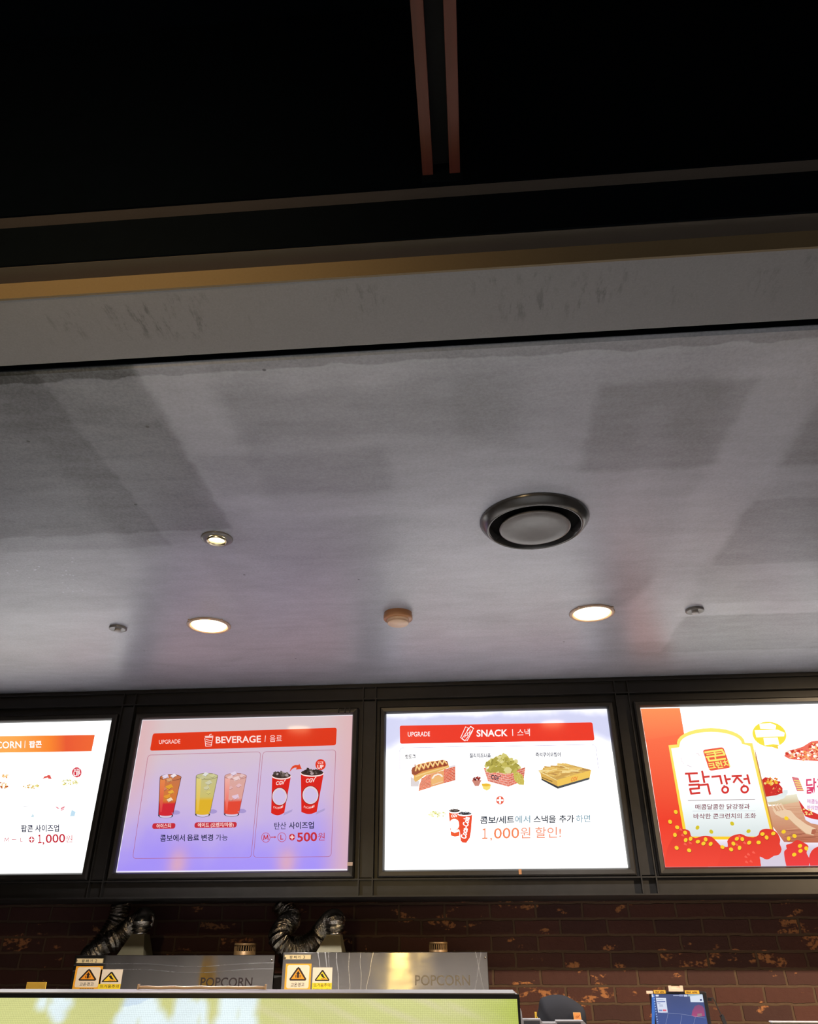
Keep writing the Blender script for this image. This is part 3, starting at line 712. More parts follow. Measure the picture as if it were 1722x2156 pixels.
# nachos
a.begin('nachos_picture')
chips = [rgb(196, 184, 90), rgb(214, 204, 120), rgb(176, 164, 74), rgb(226, 216, 150), rgb(150, 140, 58)]
a.blobs(70, 886, 178, 150, 62, 34, chips, 6); a.blobs(30, 880, 130, 80, 40, 30, chips, 5)
a.blobs(50, 886, 180, 140, 60, 4, [rgb(110, 100, 40), rgb(240, 232, 180)])
bricks((712, 186), (918, 230), (922, 348), (750, 302), 6, 5, rgb(232, 130, 112), rgb(248, 204, 190)); bricks((918, 230), (1064, 182), (1050, 298), (922, 348), 6, 4, rgb(224, 118, 98), rgb(246, 196, 180))
a.blobs(16, 830, 205, 90, 22, 34, chips, 6); a.blobs(10, 960, 195, 70, 20, 32, chips, 6)
bricks((712, 190), (918, 234), (922, 348), (750, 302), 6, 5, rgb(232, 130, 112), rgb(248, 204, 190)) if False else None
a.text('CGV', 776, 264, 846, 276, 38, INK, 0.03, 0.12); a.line([(848, 262), (858, 254)], 6, INK)
a.poly([(962, 240), (1000, 222), (1040, 250), (1056, 300), (1052, 334), (1010, 330), (974, 296)], rgb(206, 190, 92)); a.blobs(16, 1008, 280, 38, 44, 5, [rgb(150, 136, 50), rgb(236, 226, 150)])
a.begin('sauce_picture', True); a.poly([(612, 292), (696, 292), (672, 342), (640, 342)], rgb(206, 136, 120)); a.blobs(26, 654, 282, 34, 16, 10, [rgb(134, 44, 40), rgb(180, 80, 70), rgb(96, 30, 30)])
a.begin('sauce_picture', True); a.poly([(694, 320), (776, 330), (766, 366), (740, 382), (710, 366)], rgb(250, 226, 120)); a.ell(734, 332, 36, 13, rgb(240, 190, 60))
# fries
a.begin('fries_picture')
fr = [rgb(236, 196, 110), rgb(206, 160, 84), rgb(246, 220, 150), rgb(186, 140, 80), rgb(222, 180, 96)]
a.poly([(1172, 212), (1260, 190), (1400, 150), (1618, 206), (1600, 220), (1330, 300), (1196, 244)], rgb(206, 166, 90))
for _ in range(70):
    u, v_ = rnd.random(), rnd.random(); x = 1230+u*320; y = 265-abs(u-.5)*30-v_*110*(1-abs(u-.5)*1.2); an = rnd.uniform(-.6, .6); ln = rnd.uniform(30, 62)
    a.line([(x-ln*cos(an), y-ln*.5*sin(an)), (x, y-4), (x+ln*cos(an), y+ln*.5*sin(an))], rnd.uniform(10, 17), rnd.choice(fr))
a.poly([(1190, 226), (1328, 292), (1338, 356), (1200, 286)], rgb(222, 176, 88)); a.poly([(1328, 292), (1618, 208), (1604, 286), (1338, 356)], rgb(244, 200, 92))
a.poly([(1198, 278), (1338, 346), (1338, 366), (1200, 292)], rgb(56, 60, 66)); a.poly([(1338, 346), (1604, 270), (1600, 288), (1338, 366)], rgb(78, 82, 86))
a.line([(1206, 270), (1290, 304)], 6, rgb(120, 90, 40))
a.text('CGV', 1448, 290, 1506, 276, 34, rgb(236, 130, 60), 0.03, 0.12)
a.poly([(1180, 214), (1330, 292), (1336, 300), (1178, 222)], rgb(250, 226, 160))
a.build(P, M_BACKLIT)
p_ = atY(760+961*.34843, 1430+1164*.34843, 3.975)
obj('label_tape', newbox(p_.x-0.007, p_.x+0.007, 3.9735, 3.9755, p_.z-0.011, p_.z+0.011), M_CREAM2, t)

# --- crunchy chicken board
t, P, a = light_box(3, 'red and white poster light box at far right with red fried chicken pictures', pm_chick)
a.use(1290, 1400, .25087)
a.begin('red_background')
R1, R2 = rgb(255, 116, 76), rgb(240, 58, 38)
RD = rgb(222, 52, 40)
a.poly([(232, 367), (562, 361), (600, 585), (276, 640)], rgb(255, 150, 92), R1)
a.poly([(276, 630), (604, 575), (720, 1300), (382, 1320)], R1, R2); a.poly([(382, 1310), (720, 1280), (800, 1696), (440, 1700)], R2, rgb(246, 76, 56))
a.use(1560, 1500, .15312)
# table and board behind the fork
a.begin('table_picture')
a.poly([(330, 1180), (760, 1120), (1500, 1130), (1500, 1260), (380, 1270)], rgb(240, 236, 214), rgb(206, 184, 140))
wd_ = [rgb(226, 180, 146), rgb(206, 150, 116), rgb(216, 164, 130), rgb(190, 128, 98)]
a.poly([(360, 1290), (580, 1268), (830, 1220), (1500, 1200), (1500, 1790), (800, 1790), (590, 1780), (430, 1560)], rgb(228, 184, 150), rgb(186, 104, 78))
for k in range(26):
    y = 1300+k*18; x0 = 380+max(0, (k-8)*9); ln = rnd.uniform(120, 600)
    x0 += rnd.uniform(0, 300); a.line([(x0, y+6), (x0+ln*.5, y-6), (x0+ln, y-16)], rnd.uniform(3, 8), rnd.choice(wd_[1:]) if k < 18 else rgb(150, 84, 62))
# plate with chicken
a.begin('plate_picture')
a.poly([(330, 1155), (560, 1120), (580, 1070), (640, 1065), (646, 1110), (590, 1180), (480, 1222), (360, 1235)], rgb(222, 232, 234), rgb(236, 240, 236))
a.poly([(280, 930), (330, 890), (420, 905), (520, 980), (570, 1040), (570, 1110), (480, 1140), (340, 1160), (310, 1040)], rgb(206, 38, 36))
a.blobs(34, 420, 950, 110, 60, 24, [rgb(250, 196, 60), rgb(246, 216, 120), rgb(206, 40, 36), rgb(240, 170, 40)], 6); a.blobs(14, 450, 1070, 100, 50, 17, [rgb(248, 220, 130), rgb(180, 30, 30), rgb(232, 70, 60)], 6)
# fork
a.begin('fork_picture')
FK = rgb(236, 204, 172); FS = rgb(206, 160, 124)
a.poly([(430, 1330), (470, 1400), (560, 1450), (640, 1450), (740, 1540), (880, 1660), (1000, 1690), (1030, 1600), (900, 1540), (760, 1440), (680, 1350), (600, 1330), (520, 1360)], FK)
a.line([(640, 1450), (740, 1545), (890, 1668), (990, 1690)], 10, FS)
for (x0, y0) in ((420, 1270), (470, 1262), (504, 1256), (544, 1252)): a.line([(x0, y0), (x0+40, y0+70), (x0+70+(544-x0)*.3, y0+116)], 19, FK)
for (x0, y0) in ((450, 1290), (492, 1284), (528, 1278)): a.line([(x0, y0), (x0+40, y0+70)], 7, FS)
a.poly([(960, 1670), (975, 1610), (1024, 1600), (1028, 1650), (1000, 1680)], rgb(176, 100, 76))
# paper bucket
a.begin('paper_bucket_picture')
a.poly([(690, 740), (600, 620), (1500, 640), (1500, 1560), (1000, 1546), (900, 1500), (860, 1420)], rgb(244, 240, 250), rgb(228, 224, 244)) if False else None
a.poly([(620, 650), (1600, 680), (1500, 1570), (1060, 1545), (960, 1525), (885, 1480), (860, 1400), (780, 1180), (700, 900)], (1.7, 1.7, 1.7), rgb(224, 220, 244))
a.poly([(590, 600), (640, 530), (760, 500), (850, 470), (960, 400), (1130, 380), (1500, 420), (1560, 640), (1060, 668), (820, 660), (660, 640)], rgb(240, 110, 92))
a.blobs(110, 900, 580, 300, 70, 24, [rgb(232, 80, 66), rgb(250, 190, 150), rgb(255, 236, 206), (1.3, 1.2, 1.1), rgb(206, 50, 40), rgb(246, 160, 90)], 6)
a.blobs(40, 1060, 480, 130, 60, 26, [rgb(232, 80, 66), rgb(250, 200, 120), (1.2, 1.1, .9), rgb(206, 60, 44)], 6)
a.poly([(786, 1200), (830, 1260), (880, 1330), (960, 1360), (1100, 1420), (1100, 1484), (960, 1460), (880, 1430), (840, 1360)], rgb(214, 40, 42))
a.blobs(16, 900, 1370, 110, 50, 16, [rgb(250, 214, 130)], 6)
a.poly([(692, 886), (785, 900), (860, 1082), (765, 1082)], rgb(222, 120, 130)); 
for k in range(5): a.line([(726+k*12, 935+k*32), (800+k*12, 945+k*30)], 15, rgb(248, 224, 120))
# speech balloon
a.begin('speech_balloon')
a.ell(386, 304, 234, 172, rgb(250, 232, 70), 36, 0, 0.16); a.poly([(400, 470), (500, 450), (512, 508)], rgb(246, 214, 76))
a.poly([(248, 158), (400, 148), (480, 182), (470, 236), (262, 226)], WHITE); a.poly([(184, 248), (500, 240), (596, 282), (588, 330), (480, 332), (208, 346)], WHITE); a.poly([(304, 352), (500, 346), (524, 452), (440, 438), (322, 456)], WHITE)
a.begin('bucket_text')
a.text('닭강정', 890, 1015, 1330, 1000, 220, rgb(222, 60, 110), 0.02); a.text('매콤달콤한', 905, 1222, 1180, 1236, 60, rgb(206, 110, 170), .01); a.text('바삭한', 905, 1305, 1060, 1315, 60, rgb(206, 110, 170), .01)
# arched white label
a.begin('arched_label'); a.use(1290, 1400, .25087)
YE = rgb(250, 224, 40); YE2 = rgb(252, 240, 120)
def arch(dx, dyb, ins):
    pts = [(466+ins*.9, 676+ins), (540+ins*.6, 668+ins)]
    for k in range(15):
        q = pi-pi*k/14; pts.append((820+(286-ins)*cos(q)+(3 if q > 1 else 0), 655-(124-ins)*sin(q)+ins*.3))
    pts += [(1170-ins*.8, 658+ins), (1340-ins, 1400-ins), (1352-ins, 1466-ins), (596+ins, 1466-ins), (590+ins, 1400)]
    return pts
a.poly([(x+14, y+8) for x, y in [(1170, 668), (1340, 1400), (1300, 1420), (1200, 900)]], rgb(190, 130, 80))
a.poly(arch(0, 0, 0), YE2, rgb(252, 206, 36)); a.poly(arch(0, 0, 25), (1.6, 1.6, 1.6), rgb(216, 226, 226))
a.use(1400, 1540, .13447)
a.begin('seal_mark', True); a.rrect((584, 292), (908, 246), (1026, 570), (694, 622), 42, rgb(240, 92, 66))
LY = rgb(250, 238, 116)
a.line([(622, 330), (886, 292), (930, 362)], 30, LY); a.line([(640, 404), (930, 366)], 26, LY); a.line([(650, 362), (880, 330)], 16, LY); a.line([(770, 330), (790, 380)], 24, LY)
a.line([(668, 416), (690, 464), (940, 430)], 28, LY); a.line([(780, 400), (790, 440)], 22, LY)
a.text('크런치', 676, 548, 1004, 500, 116, LY, .03, 0, (-.3, -.95))
def strokes(ls, w, col):
    for l in ls: a.line(l, w, col)
a.begin('title_text'); DK = rgb(214, 56, 52)
strokes([[(318, 664), (500, 656)], [(370, 664), (392, 790), (524, 780)], [(578, 628), (612, 800)], [(596, 716), (686, 708)],
         [(374, 840), (524, 832), (528, 892), (390, 904), (408, 976), (540, 966)], [(540, 842), (664, 830), (700, 982)],
         [(732, 712), (858, 702), (884, 820)], [(930, 690), (966, 824)], [(950, 756), (1016, 746)],
         [(1048, 704), (1190, 698)], [(1130, 706), (1070, 800)], [(1124, 720), (1206, 806)], [(1232, 748), (1300, 740)], [(1284, 684), (1318, 820)]], 32, DK)
a.ring(938, 916, 46, 46, 30, DK); a.ring(1242, 908, 52, 50, 30, DK); a.line([(920, 850), (932, 880)], 24, DK); a.line([(1228, 838), (1238, 870)], 24, DK)
a.begin('caption_text', True); a.line([(358, 1082), (1402, 1068)], 7, rgb(130, 92, 98)); a.line([(430, 1250), (1410, 1246)], 5, rgb(196, 206, 216))
TB = rgb(128, 60, 78)
a.text('매콤달콤한 닭강정과', 472, 1184, 1322, 1176, 84, TB, .012); a.text('바삭한 콘크런치의 조화', 444, 1330, 1420, 1322, 84, TB, .012)
a.line([(240, 410), (262, 470), (296, 510)], 6, rgb(222, 190, 200)); a.line([(340, 530), (410, 558)], 7, rgb(190, 160, 176)); a.line([(480, 352), (516, 350), (536, 384)], 7, rgb(206, 160, 170))
# red crunchy chicken along the lower edge
def lump(pts, col, col2): 
    a.begin('chicken_picture', True); P3 = catmull([(x, y, 0) for x, y in pts], 30); q = [(p.x, p.y) for p in P3]; a.poly(q, col, col2)
a.poly([(1436, 2135), (1500, 1950), (2100, 1950), (2500, 2135)], rgb(226, 216, 232)) if False else None
lump([(2, 2000), (40, 1830), (110, 1690), (190, 1580), (280, 1530), (380, 1560), (400, 1630), (470, 1670), (600, 1636), (720, 1650), (800, 1720), (880, 1800), (960, 1830), (980, 2140), (30, 2145)], RD, rgb(246, 70, 54))
lump([(880, 1800), (980, 1806), (970, 1720), (1040, 1640), (1180, 1606), (1260, 1640), (1380, 1660), (1460, 1620), (1480, 1560), (1560, 1526), (1680, 1540), (1760, 1600), (1800, 1700), (1790, 1760), (1820, 1850), (1780, 1930), (1700, 1950), (1620, 2000), (1560, 2000), (1480, 1960), (1490, 2060), (1440, 2138), (860, 2140), (850, 2000)], RD, rgb(242, 66, 52))
lump([(1900, 2132), (1870, 2000), (1860, 1880), (1900, 1840), (1890, 1780), (1980, 1750), (2060, 1700), (2160, 1740), (2240, 1800), (2210, 1900), (2260, 2010), (2240, 2132)], rgb(226, 52, 44), rgb(240, 60, 66))
lump([(2270, 2132), (2250, 1980), (2300, 1860), (2420, 1800), (2600, 1840), (2700, 2000), (2690, 2132)], rgb(226, 52, 44), rgb(240, 60, 66))
a.begin('corn_kernels')
for (x, y) in ((165, 1262), (76, 1417), (187, 1503), (312, 1586), (152, 1622), (320, 1702), (397, 1682), (510, 1727), (632, 1692), (598, 1756), (710, 1762), (178, 1824), (374, 1864), (504, 1508), (720, 1572), (1046, 1445), (1302, 1564), (895, 1812), (1030, 1848), (1066, 1758), (1120, 1682), (1205, 1688), (1312, 1744), (1162, 1824), (1460, 1740), (1520, 1608), (1585, 1662), (1690, 1600), (1930, 1680)):
    o = rnd.uniform(0, 6); c = rgb(252, 206, 48) if y > 1580 or x < 340 else rgb(214, 196, 40)
    a.ell(x+3, y+6, 37, 31, rgb(150, 30, 20), 12, 0, o) if c[1] > .6 else None
    a.ell(x, y, 35, 29, c, 12, 0, o)
for (x, y) in ((240, 1530), (270, 1620), (390, 1740), (310, 1760), (1160, 1640), (1240, 1740), (1120, 1770), (1380, 1890), (1300, 1920), (1260, 1960), (1340, 2030), (1270, 2040)): a.poly([(x-26, y+6), (x-6, y-20), (x+18, y+2), (x+30, y+26), (x-10, y+20)], rgb(248, 96, 80))
a.use(1560, 1500, .15312)
for (x, y) in ((805, 1836), (892, 1872), (812, 1905), (725, 1956), (580, 1642), (730, 1700), (618, 1458)): a.ell(x, y, 31, 26, rgb(250, 208, 40), 12, 0, rnd.uniform(0, 3))
# clip the print to the panel
ROUGH = a.layers
for nme, (bm, ly) in ROUGH.items():
    for co, no in (((SX[3]+0.0005, 0, 0), (-1, 0, 0)), ((SX[3]+SW-0.0005, 0, 0), (1, 0, 0)), ((0, 0, SZ+0.0005), (0, 0, -1)), ((0, 0, SZ+SH-0.0005), (0, 0, 1))):
        bmesh.ops.bisect_plane(bm, geom=bm.verts[:]+bm.edges[:]+bm.faces[:], plane_co=co, plane_no=no, clear_outer=True)
a.build(P, M_BACKLIT)

# ------------------------------------------------------------------ things on the grey ceiling
def copy_thing(o, loc):
    c = o.copy(); C.objects.link(c); c.location = loc
    for ch in o.children:
        d = ch.copy(); C.objects.link(d); d.parent = c; d.location = ch.location
        for gr in ch.children:
            e = gr.copy(); C.objects.link(e); e.parent = d; e.location = gr.location
    return c

# round air outlet
p = atZ(1125, 1102, ZC-0.012); cx, cy = p.x, p.y
t = thing('air_diffuser', 'large round grey air outlet with black ring gap in the grey ceiling', 'air vent', (cx, cy, ZC))
b = lathe(bmesh.new(), [(0.180, ZC-0.0005), (0.1805, ZC-0.004), (0.176, ZC-0.012), (0.166, ZC-0.024), (0.158, ZC-0.0305), (0.153, ZC-0.032), (0.1495, ZC-0.029), (0.147, ZC-0.003)], cx, cy, 64)
obj('outer_ring', b, M_VENTRING, t)
b = lathe(bmesh.new(), [(0.1470, ZC-0.003), (0.138, ZC-0.0015), (0.06, ZC-0.0012), (0.0, ZC-0.0012)], cx, cy, 64)
obj('throat', b, M_HOLE, t)
b = lathe(bmesh.new(), [(0.0, ZC-0.0015), (0.05, ZC-0.0015), (0.095, ZC-0.012), (0.112, ZC-0.024), (0.117, ZC-0.030), (0.116, ZC-0.033), (0.110, ZC-0.034), (0.08, ZC-0.0335), (0.04, ZC-0.031), (0.0, ZC-0.030)], cx, cy, 64)
obj('centre_disc', b, M_GREYRING, t)

# recessed downlights
def downlight(px, py, label):
    p = atZ(px, py, ZC); cx, cy = p.x, p.y
    t = thing('downlight', label, 'ceiling light', (cx, cy, ZC), 'round warm downlights')
    b = lathe(bmesh.new(), [(0.0955, ZC-0.0003), (0.096, ZC-0.004), (0.093, ZC-0.0075), (0.086, ZC-0.008), (0.0805, ZC-0.006), (0.0785, ZC-0.001), (0.0765, ZC-0.0005)], cx, cy, 56)
    obj('trim_ring', b, M_TRIM, t)
    b = lathe(bmesh.new(), [(0.0, ZC-0.0165), (0.03, ZC-0.0155), (0.055, ZC-0.0125), (0.071, ZC-0.007), (0.0765, ZC-0.001)], cx, cy, 56)
    obj('diffuser', b, M_LAMP, t)
    for an in (1.3, 4.0, 5.6): obj('spring_clip', newbox(cx+0.099*cos(an)-0.004, cx+0.099*cos(an)+0.004, cy+0.099*sin(an)-0.004, cy+0.099*sin(an)+0.004, ZC-0.006, ZC-0.0003), M_TRIM, t)
    light('downlight_beam', 'SPOT', (cx, cy, ZC-0.03), (cx, cy, 0), 210, (0.98, 0.94, 0.92), 0.06, 120, 0.6, t)
    return t
downlight(440, 1316, 'round warm downlight lit on the ceiling above the lilac beverage board')
downlight(1246, 1290, 'round warm downlight lit on the ceiling to the right of the smoke detector')
# small adjustable spotlight
def spotlight(cx, cy, label, power, aim, ang=100):
    t = thing('spotlight', label, 'ceiling light', (cx, cy, ZC), 'small recessed spotlights')
    b = lathe(bmesh.new(), [(0.054, ZC-0.0003), (0.0545, ZC-0.0035), (0.051, ZC-0.006), (0.036, ZC-0.0075), (0.0335, ZC-0.006), (0.033, ZC-0.0015)], cx, cy, 48)
    obj('trim_ring', b, M_GREYRING, t)
    b = lathe(bmesh.new(), [(0.033, ZC-0.007), (0.0335, ZC-0.0145), (0.031, ZC-0.0150), (0.0295, ZC-0.007), (0.027, ZC-0.002)], cx, cy, 48)
    obj('reflector', b, M_REFL, t)
    b = lathe(bmesh.new(), [(0.0, ZC-0.0085), (0.014, ZC-0.008), (0.022, ZC-0.005), (0.0265, ZC-0.001)], cx, cy-0.001, 32)
    obj('bulb', b, M_BULB, t)
    light('spotlight_beam', 'SPOT', (cx, cy, ZC-0.035), aim, power, (1.0, 0.74, 0.46), 0.03, ang, 0.7, t)
    return t
p = atZ(457, 1133, ZC)
spotlight(p.x, p.y, 'small lit spotlight with grey ring in the ceiling, left of the round air outlet', 6, (p.x, p.y+0.3, 0))
spotlight(3.3, 1.75, 'small lit spotlight in the ceiling beyond the right edge of the photo', 760, (1.1, 4.7, 0.9), 58)
# smoke detector
p = atZ(838, 1296, ZC-0.01); cx, cy = p.x, p.y
t = thing('smoke_detector', 'tan round smoke detector on the ceiling between the two downlights', 'smoke detector', (cx, cy, ZC))
obj('base', lathe(bmesh.new(), [(0.060, ZC-0.0003), (0.0605, ZC-0.010), (0.062, ZC-0.012), (0.062, ZC-0.026), (0.060, ZC-0.029), (0.047, ZC-0.030), (0.0, ZC-0.030)], cx, cy, 48), M_CREAM2, t)
obj('sensor_cap', lathe(bmesh.new(), [(0.0465, ZC-0.030), (0.0465, ZC-0.037), (0.044, ZC-0.040), (0.0455, ZC-0.042), (0.0455, ZC-0.046), (0.042, ZC-0.0495), (0.0, ZC-0.050)], cx, cy, 48), M_CREAM, t)
# sprinklers
def sprinkler(px, py, label):
    p = atZ(px, py, ZC); cx, cy = p.x, p.y
    t = thing('sprinkler_head', label, 'sprinkler', (cx, cy, ZC), 'concealed sprinkler heads')
    obj('escutcheon', lathe(bmesh.new(), [(0.038, ZC-0.0003), (0.0385, ZC-0.008), (0.037, ZC-0.010), (0.030, ZC-0.0095), (0.016, ZC-0.008), (0.0, ZC-0.008)], cx, cy, 40), M_GREYRING, t)
    obj('nozzle', lathe(bmesh.new(), [(0.013, ZC-0.008), (0.013, ZC-0.013), (0.0145, ZC-0.0135), (0.0145, ZC-0.019), (0.011, ZC-0.0205), (0.0, ZC-0.0208)], cx, cy, 28), M_SPRGREY, t)
sprinkler(249, 1321, 'small round sprinkler head on the ceiling left of the downlights')
sprinkler(1462, 1283, 'small round sprinkler head on the ceiling right of the downlights')

# ------------------------------------------------------------------ wooden channel under the black upper ceiling
zc_ = 2.984
t = thing('ceiling_beam', 'dark channel beam with two reddish wooden edges running overhead at top of photo', 'beam', (-0.008, 0.0, zc_))
obj('wooden_slat', newbox(-0.048, -0.0255, -2.0, 1.0095, zc_, zc_+0.10, 0.001), M_WOOD, t)
obj('wooden_slat', newbox(0.0085, 0.031, -2.0, 1.0095, zc_, zc_+0.10, 0.001), M_WOOD, t)
obj('web', newbox(-0.0255, 0.0085, -2.0, 1.0095, zc_+0.035, zc_+0.10), plain('dark_channel_web', (0.008, 0.008, 0.008), 0.7, spec=0.1), t)
obj('hanger', newbox(-0.03, 0.012, -1.6, -1.5, zc_+0.10, 3.66), M_BLACK, t)
obj('hanger', newbox(-0.03, 0.012, 0.6, 0.7, zc_+0.10, 3.66), M_BLACK, t)
obj('end_plate', newbox(-0.050, 0.036, 1.0095, 1.0118, zc_-0.022, zc_+0.10), M_BLACK, t)

# ------------------------------------------------------------------ behind the counter
CT = 0.95
t = thing('back_counter', 'steel back counter carrying the popcorn machines along the brick wall', 'counter', (0.2, 4.3, 0))
obj('cabinet', newbox(-2.6, 2.6, 3.82, 4.715, 0.0005, CT-0.03), M_DKGREY, t)
obj('countertop', newbox(-2.62, 2.62, 3.80, 4.7155, CT-0.03, CT), M_STEEL2, t)

def popcorn_machine(x0, x1, yf, zt, label, num, lettermat, capx, hoodpx, letters):
    xc = (x0+x1)/2
    t = thing('popcorn_machine', label, 'popcorn machine', (xc, yf, CT), 'popcorn machines behind the counter')
    obj('body', newbox(x0+0.015, x1-0.015, yf+0.02, yf+0.52, CT+0.0005, zt-0.095, 0.004), M_STEEL2, t)
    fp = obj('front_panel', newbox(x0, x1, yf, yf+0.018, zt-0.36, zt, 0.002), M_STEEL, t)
    a = Art(yf); a.y0 = yf; a.map = lambda u, v: (u, v)
    a.begin('lettering'); lx0, lx1, lz0, lz1 = letters
    a.text('POPCORN', lx0, (lz0+lz1)/2, lx1, (lz0+lz1)/2, lz1-lz0, (1, 1, 1), 0.008, 0, (0, 1)); a.build(fp, lettermat)
    for sx, sz in ((x0+0.012, zt-0.022), (x1-0.012, zt-0.022), (x0+0.012, zt-0.30), (x1-0.012, zt-0.16)):
        bb = bmesh.new(); lathe(bb, [(0, 0), (0.004, 0), (0.005, -0.002)], 0, 0, 10)
        bmesh.ops.rotate(bb, verts=bb.verts, cent=(0, 0, 0), matrix=Matrix.Rotation(radians(90), 3, 'X'))
        bmesh.ops.translate(bb, verts=bb.verts, vec=(sx, yf-0.0025, sz)); obj('rivet', bb, M_LETTER2, t)
    # machine number plate and two warning stickers
    def plate(nm, P, fn, lab=None):
        (ax, az), (bx, bz) = P
        a = Art(yf-0.0012); a.y0 = yf; a.map = lambda u, v: (ax+(bx-ax)*u/100, az+(bz-az)*v/100); a.begin(nm); fn(a)
        o = obj(nm, newbox(ax, bx, yf-0.0012, yf-0.0002, bz, az), M_TRIM if nm != 'name_plate' else M_CREAM, t, label=lab)
        a.layers = {'print': a.layers[nm]}; a.build(o, M_INK)
    def np_(a):
        a.quad(0, 0, 100, 100, rgb(214, 190, 140)); a.line([(0, 3), (100, 3), (100, 97), (0, 97), (0, 3)], 3, rgb(90, 76, 50))
        K = rgb(40, 32, 28); a.text('팝', 20, 52, 31, 52, 60, K, .02, 0, (0, -1)); a.text('퍼', 35, 52, 46, 52, 60, K, .02, 0, (0, -1)); a.text('기', 50, 52, 60, 52, 60, K, .02, 0, (0, -1)); a.text(num, 70, 52, 77, 52, 62, K, .006, 0, (0, -1))
    def w1(a):
        K = rgb(44, 26, 14); O = rgb(240, 166, 40)
        a.quad(0, 0, 100, 100, O); a.rrect((7, 5), (93, 5), (93, 90), (7, 90), 9, rgb(236, 214, 182))
        a.poly([(50, 12), (56, 16), (83, 56), (80, 62), (20, 62), (17, 56), (44, 16)], K); a.poly([(50, 19), (76, 56), (24, 56)], rgb(240, 150, 30))
        for x in (50,): a.poly([(x, 26), (x+8, 38), (x+4, 38), (x+4, 52), (x-4, 52), (x-4, 38), (x-8, 38)], K)
        a.line([(42, 42), (42, 50)], 3, K); a.line([(58, 42), (58, 50)], 3, K)
        a.text('고온경고', 24, 77, 76, 76, 15, K, .012, 0, (0, -1)); [a.line([(28+k*9, 95.5), (34+k*9, 95.5)], 2.4, K) for k in range(6)]
    def w2(a):
        K = rgb(34, 24, 14)
        a.quad(0, 0, 100, 66, rgb(228, 208, 180)); a.quad(0, 66, 100, 100, rgb(240, 204, 40))
        a.poly([(50, 10), (55, 13), (88, 54), (85, 58), (15, 58), (12, 54), (45, 13)], K); a.poly([(50, 18), (80, 53), (20, 53)], rgb(244, 200, 40))
        a.poly([(40, 30), (50, 26), (60, 40), (66, 44), (60, 46), (50, 42), (46, 38)], K)
        for k in range(3): a.line([(44+k*9, 51), (48+k*9, 48), (54+k*9, 51)], 2.5, rgb(196, 70, 30))
        a.text('뜨거움주의', 8, 76, 92, 76, 15, K, .008, 0, (0, -1)); a.text('Caution hot surface', 6, 93, 94, 93, 8, K, .01, 0, (0, -1))
    return t, plate, (np_, w1, w2)

def P4(px, py, y=3.99): q = atY(px, py, y); return (q.x, q.z)
YM = 3.995
def hood_cap(t, hb, ht, neck, yb, zbase, capx, capz, machine_top):
    # square-to-round flue hood
    x0, x1 = hb; b = bmesh.new(); yc = yb; cx = (x0+x1)/2; tx, tr_, tz = ht; th = tr_*0.98
    def ring4(c, hx, hy, z): return [b.verts.new((c+sx*hx, yc+sy*hy, z)) for sx, sy in ((-1, -1), (1, -1), (1, 1), (-1, 1))]
    R4 = [ring4(cx, (x1-x0)/2, 0.07, zbase), ring4(cx, (x1-x0)/2, 0.07, zbase+0.066), ring4(tx, th, th, tz-0.004), ring4(tx, th, th, tz)]
    for A, B in zip(R4, R4[1:]):
        for k in range(4): b.faces.new((A[k], A[(k+1) % 4], B[(k+1) % 4], B[k]))
    b.faces.new(R4[0][::-1]); b.faces.new(R4[-1])
    obj('flue_hood', b, M_HOOD, t)
    obj('flue_collar', lathe(bmesh.new(), [(tr_, tz), (tr_+0.002, tz+0.002), (tr_+0.001, tz+0.010), (tr_-0.001, tz+0.012), (tr_-0.001, tz+0.026)], tx, yc, 32), M_STEELR, t)
    # slotted vent cap
    vx, vr, v0, v1 = capx, capz[2], capz[0], capz[1]; vy = yb-0.05
    b = lathe(bmesh.new(), [(vr*0.98, v0), (vr, v0+0.002), (vr, v1-0.034), (vr*0.96, v1-0.032)], vx, vy, 32)
    lathe(b, [(vr*0.96, v1-0.010), (vr*1.01, v1-0.010), (vr*1.01, v1-0.002), (vr*0.97, v1), (0, v1)], vx, vy, 32)
    for k in range(26):
        an = 2*pi*k/26; q = bmesh.new(); box(q, vr*0.92, vr*0.99, -0.0024, 0.0024, v1-0.034, v1-0.009)
        bmesh.ops.rotate(q, verts=q.verts, cent=(0, 0, 0), matrix=Matrix.Rotation(an, 3, 'Z')); bmesh.ops.translate(q, verts=q.verts, vec=(vx, vy, 0))
        me = bpy.data.meshes.new('s'); q.to_mesh(me); q.free(); b.from_mesh(me); bpy.data.meshes.remove(me)
    vc = obj('vent_cap', b, M_RUST, t)
    obj('vent_core', lathe(bmesh.new(), [(vr*0.82, v0+0.001), (vr*0.82, v1-0.004), (0, v1-0.004)], vx, vy, 24), M_HOLE, vc)

# machine with number 2 (left)
x0 = atY(150, 2050, YM).x+0.004; x1 = atY(577, 2030, YM).x; zt = atY(300, 2011, YM).z
L0, L1 = P4(421, 2078, YM), P4(532, 2058, YM)
hood_y = YM+0.24; zb2 = zt-0.0945
t, plate, (np_, w1, w2) = popcorn_machine(x0, x1, YM, zt, 'left popcorn machine with grey steel front panel and warning stickers numbered 2', '2', M_LETTER, 0, 0, (L0[0], L1[0], L0[1], L1[1]))
plate('name_plate', (P4(162, 2018, YM), P4(217, 2028, YM)), np_, 'beige name plate with black Korean letters')
plate('warning_sticker', (P4(161, 2034, YM), P4(209, 2084, YM)), w1, 'orange-bordered hot warning sticker')
plate('warning_sticker', (P4(213, 2041, YM), P4(252, 2088, YM)), w2, 'white and yellow hot surface sticker')
q0, q1, q2 = atY(252, 2010, hood_y), atY(314, 2010, hood_y), atY(295, 1967, hood_y)
v0, v1 = atY(495, 1986, hood_y-.05), atY(537, 2010, hood_y-.05)
